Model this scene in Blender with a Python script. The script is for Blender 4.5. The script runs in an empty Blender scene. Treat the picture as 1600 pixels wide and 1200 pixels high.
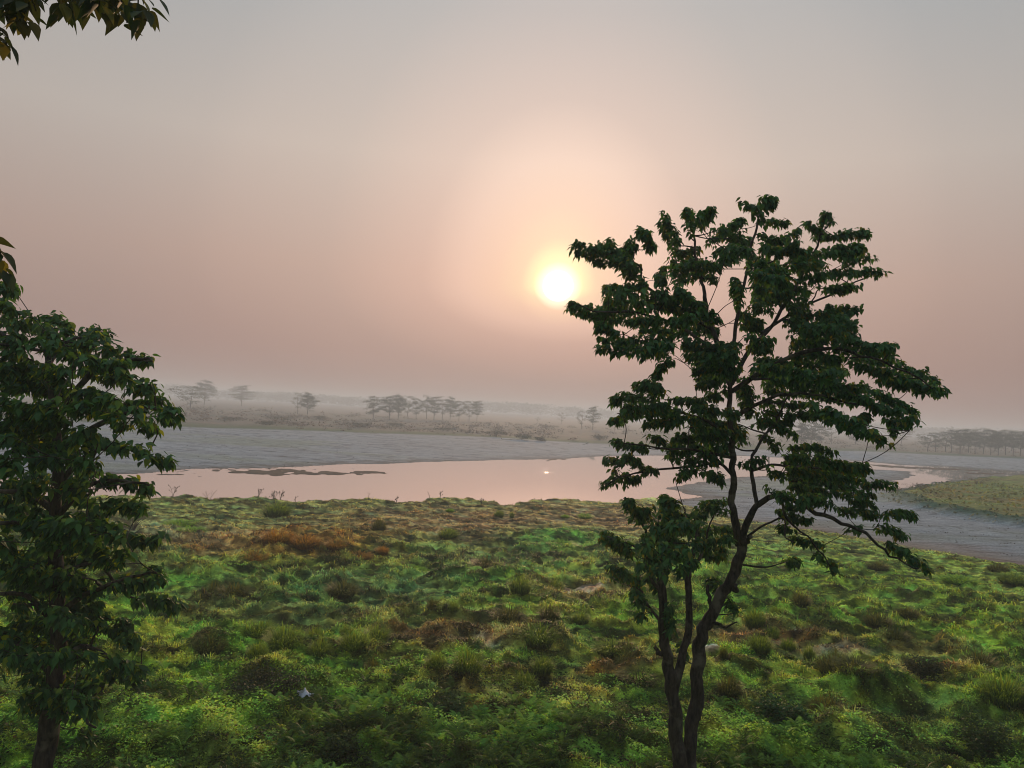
import bpy, math, random
import numpy as np
random.seed(7); rng = np.random.default_rng(11)
C = bpy.context.scene.collection
sc = bpy.context.scene
# ------------------------------------------------------------------ camera frame
CAMH = 6.5; FPX = 1200.0
ROLL = math.radians(3.0); PITCH = math.atan(0.035*math.cos(ROLL))
cam_p = np.array([0., 0., CAMH])
fw = np.array([0., math.cos(PITCH), math.sin(PITCH)])
u0 = np.array([0., -math.sin(PITCH), math.cos(PITCH)])
xx = np.array([1., 0., 0.])
rt = math.cos(ROLL)*xx + math.sin(ROLL)*u0
up = -math.sin(ROLL)*xx + math.cos(ROLL)*u0
def ray(px, py):
    d = fw + rt*((px-800)/FPX) + up*((600-py)/FPX)
    return d
def G(px, py, z=0.0):                       # bearing of a photo point met with the level z
    d = ray(px, py); t = (z-CAMH)/d[2]
    return cam_p + d*t
def D(px, py, dist):                        # point at a forward distance
    return cam_p + ray(px, py)*dist
def pix(X, Y, Z):
    vx, vy, vz = X, Y, Z-CAMH
    f = vx*fw[0]+vy*fw[1]+vz*fw[2]
    f = np.where(f > .1, f, .1)
    r = vx*rt[0]+vy*rt[1]+vz*rt[2]; u = vx*up[0]+vy*up[1]+vz*up[2]
    return 800+FPX*r/f, 600-FPX*u/f
# ------------------------------------------------------------------ noise
def _h(ix, iy, s):
    n = (ix.astype(np.int64)*374761393 + iy.astype(np.int64)*668265263 + s*1274126177) & 0xffffffff
    n = ((n ^ (n >> 13))*1274126177) & 0xffffffff
    n = (n ^ (n >> 16)) & 0xffff
    return n/65535.0
def vn(x, y, s=0):
    ix = np.floor(x); iy = np.floor(y); fx = x-ix; fy = y-iy
    fx = fx*fx*fx*(fx*(fx*6-15)+10); fy = fy*fy*fy*(fy*(fy*6-15)+10)
    a = _h(ix, iy, s); b = _h(ix+1, iy, s); c = _h(ix, iy+1, s); d = _h(ix+1, iy+1, s)
    return (a+(b-a)*fx)*(1-fy)+(c+(d-c)*fx)*fy
def fbm(x, y, o=3, s=0):
    t = 0; a = .5; n = 0
    for i in range(o):
        t = t+a*vn(x*2**i*1.03+17.3*i, y*2**i*.98-9.1*i, s+i); n += a; a *= .5
    return t/n
def sst(a, b, x):
    t = np.clip((x-a)/(b-a), 0, 1); return t*t*(3-2*t)
def sdist(poly, X, Y):                      # signed distance, positive inside
    P = np.array(poly); Q = np.roll(P, -1, 0)
    d2 = np.full(X.shape, 1e18); ins = np.zeros(X.shape, bool)
    for (ax, ay), (bx, by) in zip(P, Q):
        ex, ey = bx-ax, by-ay
        t = np.clip(((X-ax)*ex+(Y-ay)*ey)/(ex*ex+ey*ey+1e-9), 0, 1)
        d2 = np.minimum(d2, (X-ax-t*ex)**2+(Y-ay-t*ey)**2)
        c = ((ay > Y) != (by > Y)) & (X < (bx-ax)*(Y-ay)/((by-ay) if by != ay else 1e-9)+ax)
        ins ^= c
    d = np.sqrt(d2); return np.where(ins, d, -d)
# ------------------------------------------------------------------ land plan
WL = -1.3
def gp(pts, z): return [tuple(G(x, y, z)[:2]) for x, y in pts]
FIELD = gp([(-500, 796), (0, 779), (160, 772), (240, 773), (290, 770), (330, 776), (400, 775), (470, 779), (520, 774), (580, 776), (620, 782),
            (700, 774), (745, 778), (790, 783), (830, 777), (900, 779), (960, 782)], 0)
FIELD += gp([(1000, 784), (1100, 794), (1160, 804), (1290, 820), (1400, 836), (1500, 854), (1600, 872), (2300, 965)], -.7)
FIELD += [(60, -60), (-60, -60), (-75, 25)]
RIVER = gp([(-500, 785), (0, 748), (190, 741), (320, 733), (500, 728), (600, 724), (700, 721), (860, 717), (950, 713), (1050, 711), (1150, 712),
            (1290, 718), (1350, 721), (1420, 727), (1500, 730), (1600, 737), (1800, 750), (1800, 756), (1600, 743), (1500, 748), (1450, 754),
            (1425, 760), (1400, 766), (1345, 764), (1360, 758), (1400, 752), (1428, 745), (1425, 737), (1370, 734), (1300, 735), (1200, 742),
            (1100, 753), (1032, 761), (1070, 768), (1097, 776), (1060, 784), (980, 800), (960, 830), (0, 830), (-500, 860)], WL)
BARS = [gp(p, WL) for p in (
    [(355, 738), (370, 735), (420, 733), (470, 734), (474, 739), (440, 742), (380, 741)],
    [(480, 741), (495, 737), (540, 738), (570, 735), (604, 737), (600, 739), (540, 742), (500, 743)],
    [(328, 738), (345, 735), (349, 739), (335, 741)], [(292, 739), (317, 737), (318, 740), (300, 740)],
    [(250, 742), (284, 739), (282, 742)],
    [(1330, 724), (1420, 729), (1500, 733), (1560, 737), (1500, 735), (1400, 731)],
    [(1480, 738), (1540, 739), (1590, 741), (1530, 741)],
    [(842, 718), (870, 716), (885, 718), (860, 720)])]
ISLE = gp([(1368, 772), (1400, 764), (1430, 758), (1470, 752), (1520, 747), (1600, 742), (1900, 744), (1900, 866), (1600, 828), (1520, 816),
           (1450, 802), (1390, 788)], -.9)
MEAD = gp([(-900, 612), (-300, 640), (0, 655), (150, 661), (300, 669), (450, 673), (600, 678), (750, 684), (850, 689), (960, 694), (1100, 701), (1250, 704),
           (1400, 708), (1500, 713), (1600, 718), (1900, 735)], -.7)
MEAD += [(3000, 60), (30000, 60), (30000, 30000), (-30000, 30000), (-30000, 60)]

ZONES = [  # photo u, v, ru, rv, colour, weight  (what the turf itself is like there)
    (330, 845, 140, 22, (.20, .115, .065), .75), (720, 815, 260, 30, (.19, .115, .07), .8), (1000, 812, 140, 22, (.2, .125, .085), .8),
    (220, 830, 120, 25, (.17, .19, .12), .6), (620, 915, 140, 36, (.075, .165, .07), .7), (430, 925, 150, 40, (.06, .13, .05), .6),
    (480, 852, 115, 24, (.22, .115, .035), .9), (880, 843, 90, 22, (.06, .17, .03), .9), (790, 870, 120, 22, (.055, .12, .04), .8),
    (930, 890, 90, 22, (.13, .19, .035), .7), (1350, 900, 280, 50, (.11, .20, .03), .85), (1200, 880, 120, 30, (.11, .2, .035), .7),
    (710, 1000, 90, 15, (.17, .10, .06), .85), (735, 997, 34, 6, (.21, .165, .14), 1), (640, 985, 60, 10, (.19, .10, .05), .6),
    (1200, 990, 130, 20, (.17, .095, .06), .8), (1265, 980, 38, 5, (.25, .22, .21), 1), (1112, 1016, 16, 7, (.27, .24, .23), 1),
    (1310, 1012, 60, 7, (.26, .2, .17), .8), (1480, 1045, 120, 14, (.2, .12, .08), .8), (1575, 1062, 40, 8, (.34, .31, .3), 1),
    (900, 912, 45, 8, (.33, .27, .24), 1), (905, 922, 80, 18, (.2, .11, .07), .7), (965, 1040, 60, 10, (.2, .09, .04), .7),
    (1135, 1100, 90, 28, (.10, .07, .035), .7), (1350, 1125, 230, 34, (.06, .06, .025), .6), (320, 996, 28, 14, (.09, .055, .03), .8),
    (700, 1065, 60, 10, (.13, .08, .045), .6), (800, 1170, 900, 60, (.10, .19, .04), .55), (1500, 930, 140, 30, (.12, .18, .03), .6)]
LUMPS = [  # u, v, ru, rv, height: hummocks and banks of the turf
    (480, 852, 110, 18, .55), (790, 900, 110, 16, .5), (880, 838, 90, 12, .4), (330, 996, 34, 13, .5), (415, 1062, 70, 24, .2),
    (1360, 1085, 140, 16, .45), (1500, 1050, 90, 14, .4), (345, 897, 40, 12, .3), (530, 905, 40, 12, .3), (460, 940, 60, 14, .3),
    (1000, 1045, 60, 12, .3), (1140, 1050, 90, 16, .35), (850, 1000, 60, 14, .3), (560, 1170, 80, 30, .5), (900, 1150, 120, 25, .35),
    (1300, 1160, 120, 25, .45), (250, 1120, 90, 30, .4), (1570, 1090, 60, 24, .5), (880, 908, 40, 7, -.25), (735, 998, 50, 8, -.2)]
def land(X, Y, soil=False):
    """height, colour, grassiness"""
    df = sdist(FIELD, X, Y) + (fbm(X*.35, Y*.35, 3, 5)-.5)*2.2
    q = X/np.maximum(Y, 5)
    w = np.where(Y > 8, .7+9*sst(.16, .30, q), 3.)
    dr = sdist(RIVER, X, Y)
    dr = dr + (fbm(X*.12, Y*.25, 3, 8)-.5)*3.0
    dm = sdist(MEAD, X, Y) + (fbm(X*.05, Y*.05, 3, 9)-.5)*14
    di = sdist(ISLE, X, Y) + (fbm(X*.3, Y*.3, 3, 31)-.5)*2
    low = np.where(dr > 0, WL-.05-np.minimum(dr*.1, .5), WL+.02+.30*(1-np.exp(dr/9.))+.35*sst(0, 60, -dr))
    bar = np.full(X.shape, -99.)
    for b in BARS: bar = np.maximum(bar, sdist(b, X, Y))
    bn = (fbm(X*.8, Y*.5, 3, 12)-.5)
    low = np.maximum(low, np.where(bar > -3, WL+.05*np.clip(bar+.05+bn*6, -3, 1.2), -99))
    low = low + (fbm(X*.5, Y*1.0, 3, 21)-.5)*.09*sst(0, 4, -dr) + (fbm(X*.04, Y*.1, 2, 22)-.5)*.3*sst(4, 25, -dr)
    far_h = .35*sst(0, 12, dm) + sst(0, 80, dm)*.25
    low = low + (dm > 0)*far_h + (dm > 0)*(fbm(X*.12, Y*.12, 3, 3)-.5)*.9*sst(0, 30, dm)*(1-sst(300, 900, Y))
    isle = .75*sst(-.5, 4.0, di)+(fbm(X*.5, Y*.5, 3, 14)-.4)*.5*sst(0, 3, di)
    low = low + isle
    u, v = pix(X, Y, np.zeros_like(X))
    front = (Y > 6) & (Y < 75)
    # turf relief
    big = (fbm(X*.13, Y*.16, 2, 40)-.5)*.7
    bil = 1-np.abs(fbm(X*.32, Y*.62, 3, 44)*2-1)*2.2
    lum = fbm(X*1.1, Y*1.3, 3, 51)
    sm = vn(X*3.1, Y*3.3, 61)
    rr = np.hypot(X, Y)
    calm = sst(33, 46, rr)
    hf = big*(1-.5*calm)+np.clip(bil, -.3, 1)*.15*(1-.5*calm)+sst(.42, .70, lum)*.19*(1-.6*calm)+sst(.45, .7, vn(X*1.9, Y*2.6, 65))*.09*(1-.3*calm)+sm*.05+sst(.3, .8, vn(X*4.2, Y*5.0, 66))*.07*(1-.4*calm)
    for (a, b, ra, rb, hh) in LUMPS:
        hf = hf+np.where(front, hh*np.exp(-(((u-a)/ra)**2+((v-b)/rb)**2)*1.2), 0)
    hf = hf-.25
    t = sst(0, 1, df/w)
    H = np.where(df > 0, low*(1-t)+hf*t, low)
    H = np.where((df <= 0) & (df > -1.5) & (w < 1.5), np.minimum(low, WL-.2), H)
    # ---- colour
    def col(c): return np.array(c)[None, :]
    n1 = fbm(X*.22, Y*.3, 3, 70)[:, None]; n2 = fbm(X*.9, Y*1.1, 3, 75)[:, None]; n3 = vn(X*4.1, Y*4.3, 78)[:, None]
    green = col((.07, .20, .03))*(1-n2)+col((.24, .40, .045))*n2
    yl = sst(.48, .68, fbm(X*.7, Y*1.0, 3, 110))[:, None]*.6; green = green*(1-yl)+col((.30, .33, .055))*yl
    turf = green*(1-sst(.5, .72, n1)*.55)+col((.26, .18, .09))*sst(.5, .72, n1)*.55
    wz = sst(30, 42, rr)[:, None]*.55
    turf = turf*(1-wz)+col((.28, .27, .15))*wz
    sandy = np.zeros(X.shape)
    for i, (a, b, ra, rb, c, k) in enumerate(ZONES):
        g = np.where(front, k*np.exp(-((np.abs((u-a)/ra))**2.5+(np.abs((v-b)/rb))**2.5)), 0)
        g = np.clip(g*(.55+.9*n2[:, 0]), 0, 1)
        if c[2] > .2: sandy = np.maximum(sandy, sst(.35, .6, g)); g = sst(.35, .6, g)
        c = tuple(v*1.6 for v in c) if c[2] <= .2 else c
        turf = turf*(1-g[:, None])+col(c)*g[:, None]
    n5 = fbm(X*3.2, Y*3.9, 2, 120)[:, None]; n6 = fbm(X*1.9, Y*3.0, 2, 125)[:, None]
    turf = turf*(.40+1.2*sst(.25, .75, n5))*(1+(n6-.5)*np.array([[.9, .15, -.5]]))*(.8+.4*n3)*(.42+1.25*sst(.3, .7, fbm(X*.9, Y*1.7, 3, 53))[:, None])
    turf = turf*np.array([[1.85, 1.75, 1.3]])
    sandc = col((.26, .29, .315))*(.72+.56*fbm(X*.12, Y*.9, 4, 90)[:, None])
    sandc = sandc*(1-.5*sst(.62, .76, fbm(X*.35, Y*1.8, 3, 95))[:, None])
    wet = sst(.0, .16, H-WL+.05*(n2[:, 0]-.5))[:, None]
    sandc = sandc*(.45+.55*wet)+col((.03, .015, .0))*(1-wet)
    gs = (sst(.45, .65, fbm(X*.05, Y*.12, 3, 98))*sst(0, 6, -dr)*(Y < 140))[:, None]*.55
    sandc = sandc*(1-gs)+col((.22, .26, .19))*gs
    sandc = np.where(((bar > -1.5) & (dr > 0))[:, None], col((.085, .065, .05)), sandc)
    brown_s = sst(-6, 7, df + 4*(n1[:, 0]-.5))[:, None]
    tongue = sandc*(1-brown_s)+col((.2, .135, .1))*brown_s
    ft = sst(.25, .85, t+.6*(n2[:, 0]-.5))[:, None]*(df > 0)[:, None]
    colr = np.where((df > -8)[:, None] & (q > .1)[:, None], tongue, sandc)
    colr = colr*(1-ft)+turf*ft
    bank = ((t < .75) & (df > -.5) & (w < 1.8))[:, None]
    colr = np.where(bank, col((.10, .045, .028)), colr)
    mg = sst(0, 3, di)[:, None]
    mc = col((.13, .23, .05))*(1-n1)+col((.24, .17, .075))*n1; mc = mc*(.5+n2)
    mc = np.where((di < 3.5)[:, None], col((.045, .10, .055)), mc)
    colr = colr*(1-mg)+mc*mg
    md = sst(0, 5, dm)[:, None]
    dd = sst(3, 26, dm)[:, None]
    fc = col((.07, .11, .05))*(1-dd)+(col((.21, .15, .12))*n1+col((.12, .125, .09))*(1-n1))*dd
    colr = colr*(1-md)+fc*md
    grass = np.where(df > 0, sst(.3, .9, t), 0)*(1-sandy)*np.where(q > .16, sst(.2, .8, ft[:, 0]), 1)
    grass = np.maximum(grass, sst(.5, 2, di)*.8)
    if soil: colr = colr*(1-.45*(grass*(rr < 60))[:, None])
    return H, np.clip(colr, 0, 1), grass, df, dm, di, dr
# ------------------------------------------------------------------ mesh helpers
def mk(name, V, faces, mat, parent=None, col=None, smooth=True, link=True):
    V = np.asarray(V, np.float32)
    if parent is not None: V = V-np.array(parent.location, np.float32)
    me = bpy.data.meshes.new(name)
    me.vertices.add(len(V)); me.vertices.foreach_set('co', V.ravel())
    faces = [np.asarray(f, np.int32) for f in faces if len(f)]
    nl = sum(f.size for f in faces); nf = sum(len(f) for f in faces)
    me.loops.add(nl); me.loops.foreach_set('vertex_index', np.concatenate([f.ravel() for f in faces]))
    me.polygons.add(nf)
    tot = np.concatenate([np.full(len(f), f.shape[1], np.int32) for f in faces])
    st = np.concatenate([[0], np.cumsum(tot)[:-1]]).astype(np.int32)
    me.polygons.foreach_set('loop_start', st)
    try: me.polygons.foreach_set('loop_total', tot)
    except Exception: pass
    me.polygons.foreach_set('use_smooth', np.full(nf, smooth))
    if col is not None:
        a = me.color_attributes.new('Col', 'FLOAT_COLOR', 'POINT')
        c4 = np.ones((len(V), 4), np.float32); c4[:, :3] = col
        a.data.foreach_set('color', c4.ravel())
    me.update(calc_edges=True)
    me.materials.append(mat)
    o = bpy.data.objects.new(name, me)
    if link: C.objects.link(o)
    if parent is not None: o.parent = parent
    return o
def tag(o, label=None, cat=None, group=None, kind=None):
    if label: o['label'] = label
    if cat: o['category'] = cat
    if group: o['group'] = group
    if kind: o['kind'] = kind
    return o
def empty(name, loc):
    o = bpy.data.objects.new(name, None); C.objects.link(o); o.location = tuple(float(a) for a in loc)
    o.empty_display_size = .2; return o
def norm(a): return a/np.maximum(np.linalg.norm(a, axis=-1, keepdims=True), 1e-9)
class Acc:
    def __init__(s): s.V = []; s.Q = []; s.T = []; s.C = []; s.n = 0
    def add(s, V, T=None, Q=None, col=None):
        V = np.asarray(V, float); s.V.append(V)
        if T is not None and len(T): s.T.append(np.asarray(T)+s.n)
        if Q is not None and len(Q): s.Q.append(np.asarray(Q)+s.n)
        if col is not None:
            c = np.asarray(col, float); s.C.append(np.broadcast_to(c, V.shape) if c.ndim == 1 else c)
        s.n += len(V)
    def build(s, name, mat, parent=None, smooth=True, link=True):
        F = []
        if s.T: F.append(np.concatenate(s.T))
        if s.Q: F.append(np.concatenate(s.Q))
        return mk(name, np.concatenate(s.V), F, mat, parent, np.concatenate(s.C) if s.C else None, smooth, link)
def inst(tv, tf, pos, ydir, nrm, scale, cols):
    """template verts tv (k,3) and tri faces put at every pos with local y along ydir, z toward nrm"""
    y = norm(ydir); z = norm(nrm-np.sum(nrm*y, -1, keepdims=True)*y); x = np.cross(y, z)
    M = np.stack([x, y, z], 1)*np.asarray(scale).reshape(-1, 1, 1)
    V = np.einsum('kj,njc->nkc', tv, M)+pos[:, None, :]
    n, k = len(pos), len(tv)
    F = (np.asarray(tf)[None]+(np.arange(n)*k)[:, None, None]).reshape(-1, 3)
    return V.reshape(-1, 3), F, np.repeat(cols, k, 0)
def tube(acc, pts, rad, sides=8, lump=0., seed=0, col=None):
    P = np.asarray(pts, float); n = len(P); R = np.asarray(rad, float)
    T = norm(np.gradient(P, axis=0)); ref = np.array([.13, .97, .2]) if abs(T[0][2]) > .8 else np.array([0., 0., 1.])
    V = []
    for i in range(n):
        a = norm(np.cross(T[i], ref)[None])[0]; b = np.cross(T[i], a)
        th = np.linspace(0, 2*math.pi, sides, endpoint=False)
        rr = R[i]*(1+lump*np.sin(th*2+i*.7+seed)+lump*.7*np.sin(th*3-i*1.1+seed*2))
        V.append(P[i]+np.outer(np.cos(th)*rr, a)+np.outer(np.sin(th)*rr, b))
    V = np.concatenate(V+[P[-1:]])
    Q = [[i*sides+j, i*sides+(j+1) % sides, (i+1)*sides+(j+1) % sides, (i+1)*sides+j] for i in range(n-1) for j in range(sides)]
    b = (n-1)*sides; Tt = [[b+j, b+(j+1) % sides, n*sides] for j in range(sides)]
    acc.add(V, Tt, Q, col)
def smoothline(P, m):
    P = np.asarray(P, float); n = len(P)
    if n < 3: t = np.linspace(0, 1, m)[:, None]; return P[0]*(1-t)+P[-1]*t
    E = np.vstack([2*P[0]-P[1], P, 2*P[-1]-P[-2]]); out = []
    for t in np.linspace(0, n-1-1e-6, m):
        i = int(t); f = t-i; a, b, c, d = E[i:i+4]
        out.append(.5*((2*b)+(-a+c)*f+(2*a-5*b+4*c-d)*f*f+(-a+3*b-3*c+d)*f**3))
    return np.array(out)
# ------------------------------------------------------------------ materials
def newmat(name):
    m = bpy.data.materials.new(name); m.use_nodes = True; nt = m.node_tree
    return m, nt, nt.nodes, nt.links, nt.nodes['Principled BSDF']
def leafmat(name, trans=.35, rough=.5, spec=.3, tint=(1.5, 1.25, .5), var=.35):
    m, nt, N, L, p = newmat(name)
    a = N.new('ShaderNodeAttribute'); a.attribute_name = 'Col'
    L.new(a.outputs['Color'], p.inputs['Base Color'])
    p.inputs['Roughness'].default_value = rough; p.inputs['Specular IOR Level'].default_value = spec
    tr = N.new('ShaderNodeBsdfTranslucent'); mu = N.new('ShaderNodeMix'); mu.data_type = 'RGBA'; mu.blend_type = 'MULTIPLY'
    mu.inputs[0].default_value = 1; mu.clamp_result = False
    L.new(a.outputs['Color'], mu.inputs[6]); mu.inputs[7].default_value = (*tint, 1)
    L.new(mu.outputs[2], tr.inputs['Color'])
    mx = N.new('ShaderNodeMixShader'); mx.inputs[0].default_value = trans
    L.new(p.outputs[0], mx.inputs[1]); L.new(tr.outputs[0], mx.inputs[2])
    L.new(mx.outputs[0], N['Material Output'].inputs['Surface'])
    return m
M_leaf = leafmat('broad_leaf', .42, .6, .2)
M_grass = leafmat('grass_blade', .35, .6, .15, (1.3, 1.15, .45))
M_far = leafmat('far_leaf', .15, .8, .05)
def barkmat():
    m, nt, N, L, p = newmat('bark')
    tc = N.new('ShaderNodeTexCoord'); mp = N.new('ShaderNodeMapping'); mp.inputs['Scale'].default_value = (9, 9, 2.2)
    L.new(tc.outputs['Object'], mp.inputs[0])
    n = N.new('ShaderNodeTexNoise'); n.inputs['Scale'].default_value = 2.2; n.inputs['Detail'].default_value = 9; n.inputs['Roughness'].default_value = .7
    L.new(mp.outputs[0], n.inputs['Vector'])
    n2 = N.new('ShaderNodeTexNoise'); n2.inputs['Scale'].default_value = 3.5; n2.inputs['Detail'].default_value = 4
    L.new(tc.outputs['Object'], n2.inputs['Vector'])
    r = N.new('ShaderNodeValToRGB'); e = r.color_ramp.elements
    e[0].position = .35; e[0].color = (.012, .010, .009, 1); e[1].position = .7; e[1].color = (.085, .068, .055, 1)
    L.new(n.outputs[0], r.inputs[0])
    r2 = N.new('ShaderNodeValToRGB'); e = r2.color_ramp.elements
    e[0].position = .55; e[0].color = (0, 0, 0, 1); e[1].position = .68; e[1].color = (1, 1, 1, 1)
    L.new(n2.outputs[0], r2.inputs[0])
    mx = N.new('ShaderNodeMix'); mx.data_type = 'RGBA'; L.new(r2.outputs[0], mx.inputs[0]); L.new(r.outputs[0], mx.inputs[6])
    mx.inputs[7].default_value = (.12, .105, .085, 1)
    L.new(mx.outputs[2], p.inputs['Base Color']); p.inputs['Roughness'].default_value = .9; p.inputs['Specular IOR Level'].default_value = .15
    b = N.new('ShaderNodeBump'); b.inputs['Strength'].default_value = .8; b.inputs['Distance'].default_value = .03
    L.new(n.outputs[0], b.inputs['Height']); L.new(b.outputs[0], p.inputs['Normal'])
    return m
M_bark = barkmat()
def woodmat():
    m, nt, N, L, p = newmat('dead_wood')
    n = N.new('ShaderNodeTexNoise'); n.inputs['Scale'].default_value = 12; n.inputs['Detail'].default_value = 5
    r = N.new('ShaderNodeValToRGB'); e = r.color_ramp.elements
    e[0].color = (.035, .022, .016, 1); e[1].color = (.13, .09, .06, 1)
    L.new(n.outputs[0], r.inputs[0]); L.new(r.outputs[0], p.inputs['Base Color']); p.inputs['Roughness'].default_value = .9
    return m
M_wood = woodmat()
def groundmat():
    m, nt, N, L, p = newmat('ground')
    a = N.new('ShaderNodeAttribute'); a.attribute_name = 'Col'
    tc = N.new('ShaderNodeTexCoord')
    n = N.new('ShaderNodeTexNoise'); n.inputs['Scale'].default_value = 7; n.inputs['Detail'].default_value = 10; n.inputs['Roughness'].default_value = .75
    L.new(tc.outputs['Object'], n.inputs['Vector'])
    mr = N.new('ShaderNodeMapRange'); mr.inputs[1].default_value = .3; mr.inputs[2].default_value = .7; mr.inputs[3].default_value = .35; mr.inputs[4].default_value = 1.6
    L.new(n.outputs[0], mr.inputs[0])
    # long streaks left by the current on the sand
    mp = N.new('ShaderNodeMapping'); mp.inputs['Scale'].default_value = (.25, 2.0, 1); mp.inputs['Rotation'].default_value = (0, 0, .12)
    L.new(tc.outputs['Object'], mp.inputs[0])
    n2 = N.new('ShaderNodeTexNoise'); n2.inputs['Scale'].default_value = 1.1; n2.inputs['Detail'].default_value = 8; n2.inputs['Roughness'].default_value = .65
    L.new(mp.outputs[0], n2.inputs['Vector'])
    mr2 = N.new('ShaderNodeMapRange'); mr2.inputs[1].default_value = .35; mr2.inputs[2].default_value = .65; mr2.inputs[3].default_value = .65; mr2.inputs[4].default_value = 1.28
    L.new(n2.outputs[0], mr2.inputs[0])
    mu = N.new('ShaderNodeMath'); mu.operation = 'MULTIPLY'; L.new(mr.outputs[0], mu.inputs[0]); L.new(mr2.outputs[0], mu.inputs[1])
    vm = N.new('ShaderNodeVectorMath'); vm.operation = 'SCALE'; L.new(a.outputs['Color'], vm.inputs[0]); L.new(mu.outputs[0], vm.inputs['Scale'])
    L.new(vm.outputs[0], p.inputs['Base Color']); p.inputs['Roughness'].default_value = .95; p.inputs['Specular IOR Level'].default_value = .1
    b = N.new('ShaderNodeBump'); b.inputs['Strength'].default_value = .7; b.inputs['Distance'].default_value = .12
    L.new(n.outputs[0], b.inputs['Height'])
    b2 = N.new('ShaderNodeBump'); b2.inputs['Strength'].default_value = .5; b2.inputs['Distance'].default_value = .15
    L.new(n2.outputs[0], b2.inputs['Height']); L.new(b.outputs[0], b2.inputs['Normal'])
    L.new(b2.outputs[0], p.inputs['Normal'])
    return m
M_ground = groundmat()
# ------------------------------------------------------------------ ground sheet
az_f = np.radians(np.linspace(-41, 41, 901)); az_s = np.radians(np.linspace(41, 319, 120))[1:-1]
AZ = np.concatenate([az_f, az_s])
rs = [0.6]
while rs[-1] < 12000:
    r = rs[-1]
    k = 1.06 if r < 9 else 1.0045 if r < 62 else 1.008 if r < 330 else 1.02 if r < 900 else 1.1
    rs.append(r*k)
R = np.array(rs); nr, na = len(R), len(AZ)
RR, AA = np.meshgrid(R, AZ, indexing='ij'); GX = (RR*np.sin(AA)).ravel(); GY = (RR*np.cos(AA)).ravel()
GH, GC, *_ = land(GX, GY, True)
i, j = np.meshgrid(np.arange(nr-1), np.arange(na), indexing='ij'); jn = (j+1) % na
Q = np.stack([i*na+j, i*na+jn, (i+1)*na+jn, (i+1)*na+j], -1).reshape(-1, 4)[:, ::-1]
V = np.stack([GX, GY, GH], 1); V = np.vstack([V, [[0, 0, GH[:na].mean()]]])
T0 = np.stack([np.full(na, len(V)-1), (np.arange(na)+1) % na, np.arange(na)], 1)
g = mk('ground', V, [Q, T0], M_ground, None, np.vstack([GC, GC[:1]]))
g['kind'] = 'structure'
def hz(x, y): return float(land(np.array([float(x)]), np.array([float(y)]))[0][0])
# ------------------------------------------------------------------ river
def watermat():
    m, nt, N, L, p = newmat('water')
    p.inputs['Base Color'].default_value = (.92, .77, .67, 1); p.inputs['Metallic'].default_value = .75; p.inputs['Roughness'].default_value = .012
    p.inputs['IOR'].default_value = 1.8; p.inputs['Specular IOR Level'].default_value = .8
    tc = N.new('ShaderNodeTexCoord')
    n = N.new('ShaderNodeTexNoise'); n.inputs['Scale'].default_value = 3.5; n.inputs['Detail'].default_value = 4
    mp = N.new('ShaderNodeMapping'); mp.inputs['Scale'].default_value = (.6, 1, 1); L.new(tc.outputs['Object'], mp.inputs[0]); L.new(mp.outputs[0], n.inputs[0])
    # riffle over the shallow place in midstream: rougher than the rest
    c = G(853, 737.5, WL)
    mp2 = N.new('ShaderNodeMapping'); mp2.vector_type = 'POINT'
    sx, sy = 1.4, 2.6
    mp2.inputs['Scale'].default_value = (1/sx, 1/sy, 1); mp2.inputs['Location'].default_value = (-c[0]/sx, -c[1]/sy, -WL)
    L.new(tc.outputs['Object'], mp2.inputs[0])
    le = N.new('ShaderNodeVectorMath'); le.operation = 'LENGTH'; L.new(mp2.outputs[0], le.inputs[0])
    mr = N.new('ShaderNodeMapRange'); mr.inputs[1].default_value = 0; mr.inputs[2].default_value = 1.6; mr.inputs[3].default_value = 1; mr.inputs[4].default_value = 0
    L.new(le.outputs['Value'], mr.inputs[0])
    big = N.new('ShaderNodeTexNoise'); big.inputs['Scale'].default_value = .25; big.inputs['Detail'].default_value = 3
    mp3 = N.new('ShaderNodeMapping'); mp3.inputs['Scale'].default_value = (.3, 1.6, 1); L.new(tc.outputs['Object'], mp3.inputs[0]); L.new(mp3.outputs[0], big.inputs[0])
    mrb = N.new('ShaderNodeMapRange'); mrb.inputs[1].default_value = .5; mrb.inputs[2].default_value = .75; mrb.inputs[3].default_value = .008; mrb.inputs[4].default_value = .045
    L.new(big.outputs[0], mrb.inputs[0])
    ad = N.new('ShaderNodeMath'); ad.operation = 'MULTIPLY_ADD'; L.new(mr.outputs[0], ad.inputs[0]); ad.inputs[1].default_value = .59; L.new(mrb.outputs[0], ad.inputs[2])
    hm = N.new('ShaderNodeMath'); hm.operation = 'MULTIPLY'; L.new(n.outputs[0], hm.inputs[0]); L.new(ad.outputs[0], hm.inputs[1])
    b = N.new('ShaderNodeBump'); b.inputs['Strength'].default_value = 1; b.inputs['Distance'].default_value = .025
    L.new(hm.outputs[0], b.inputs['Height']); L.new(b.outputs[0], p.inputs['Normal'])
    return m
M_water = watermat()
wv = [(-260, 30, WL), (260, 30, WL), (260, 330, WL), (-260, 330, WL)]
w = mk('river', wv, [[[0, 1, 2, 3]]], M_water, None, None, False); w['kind'] = 'structure'
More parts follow.
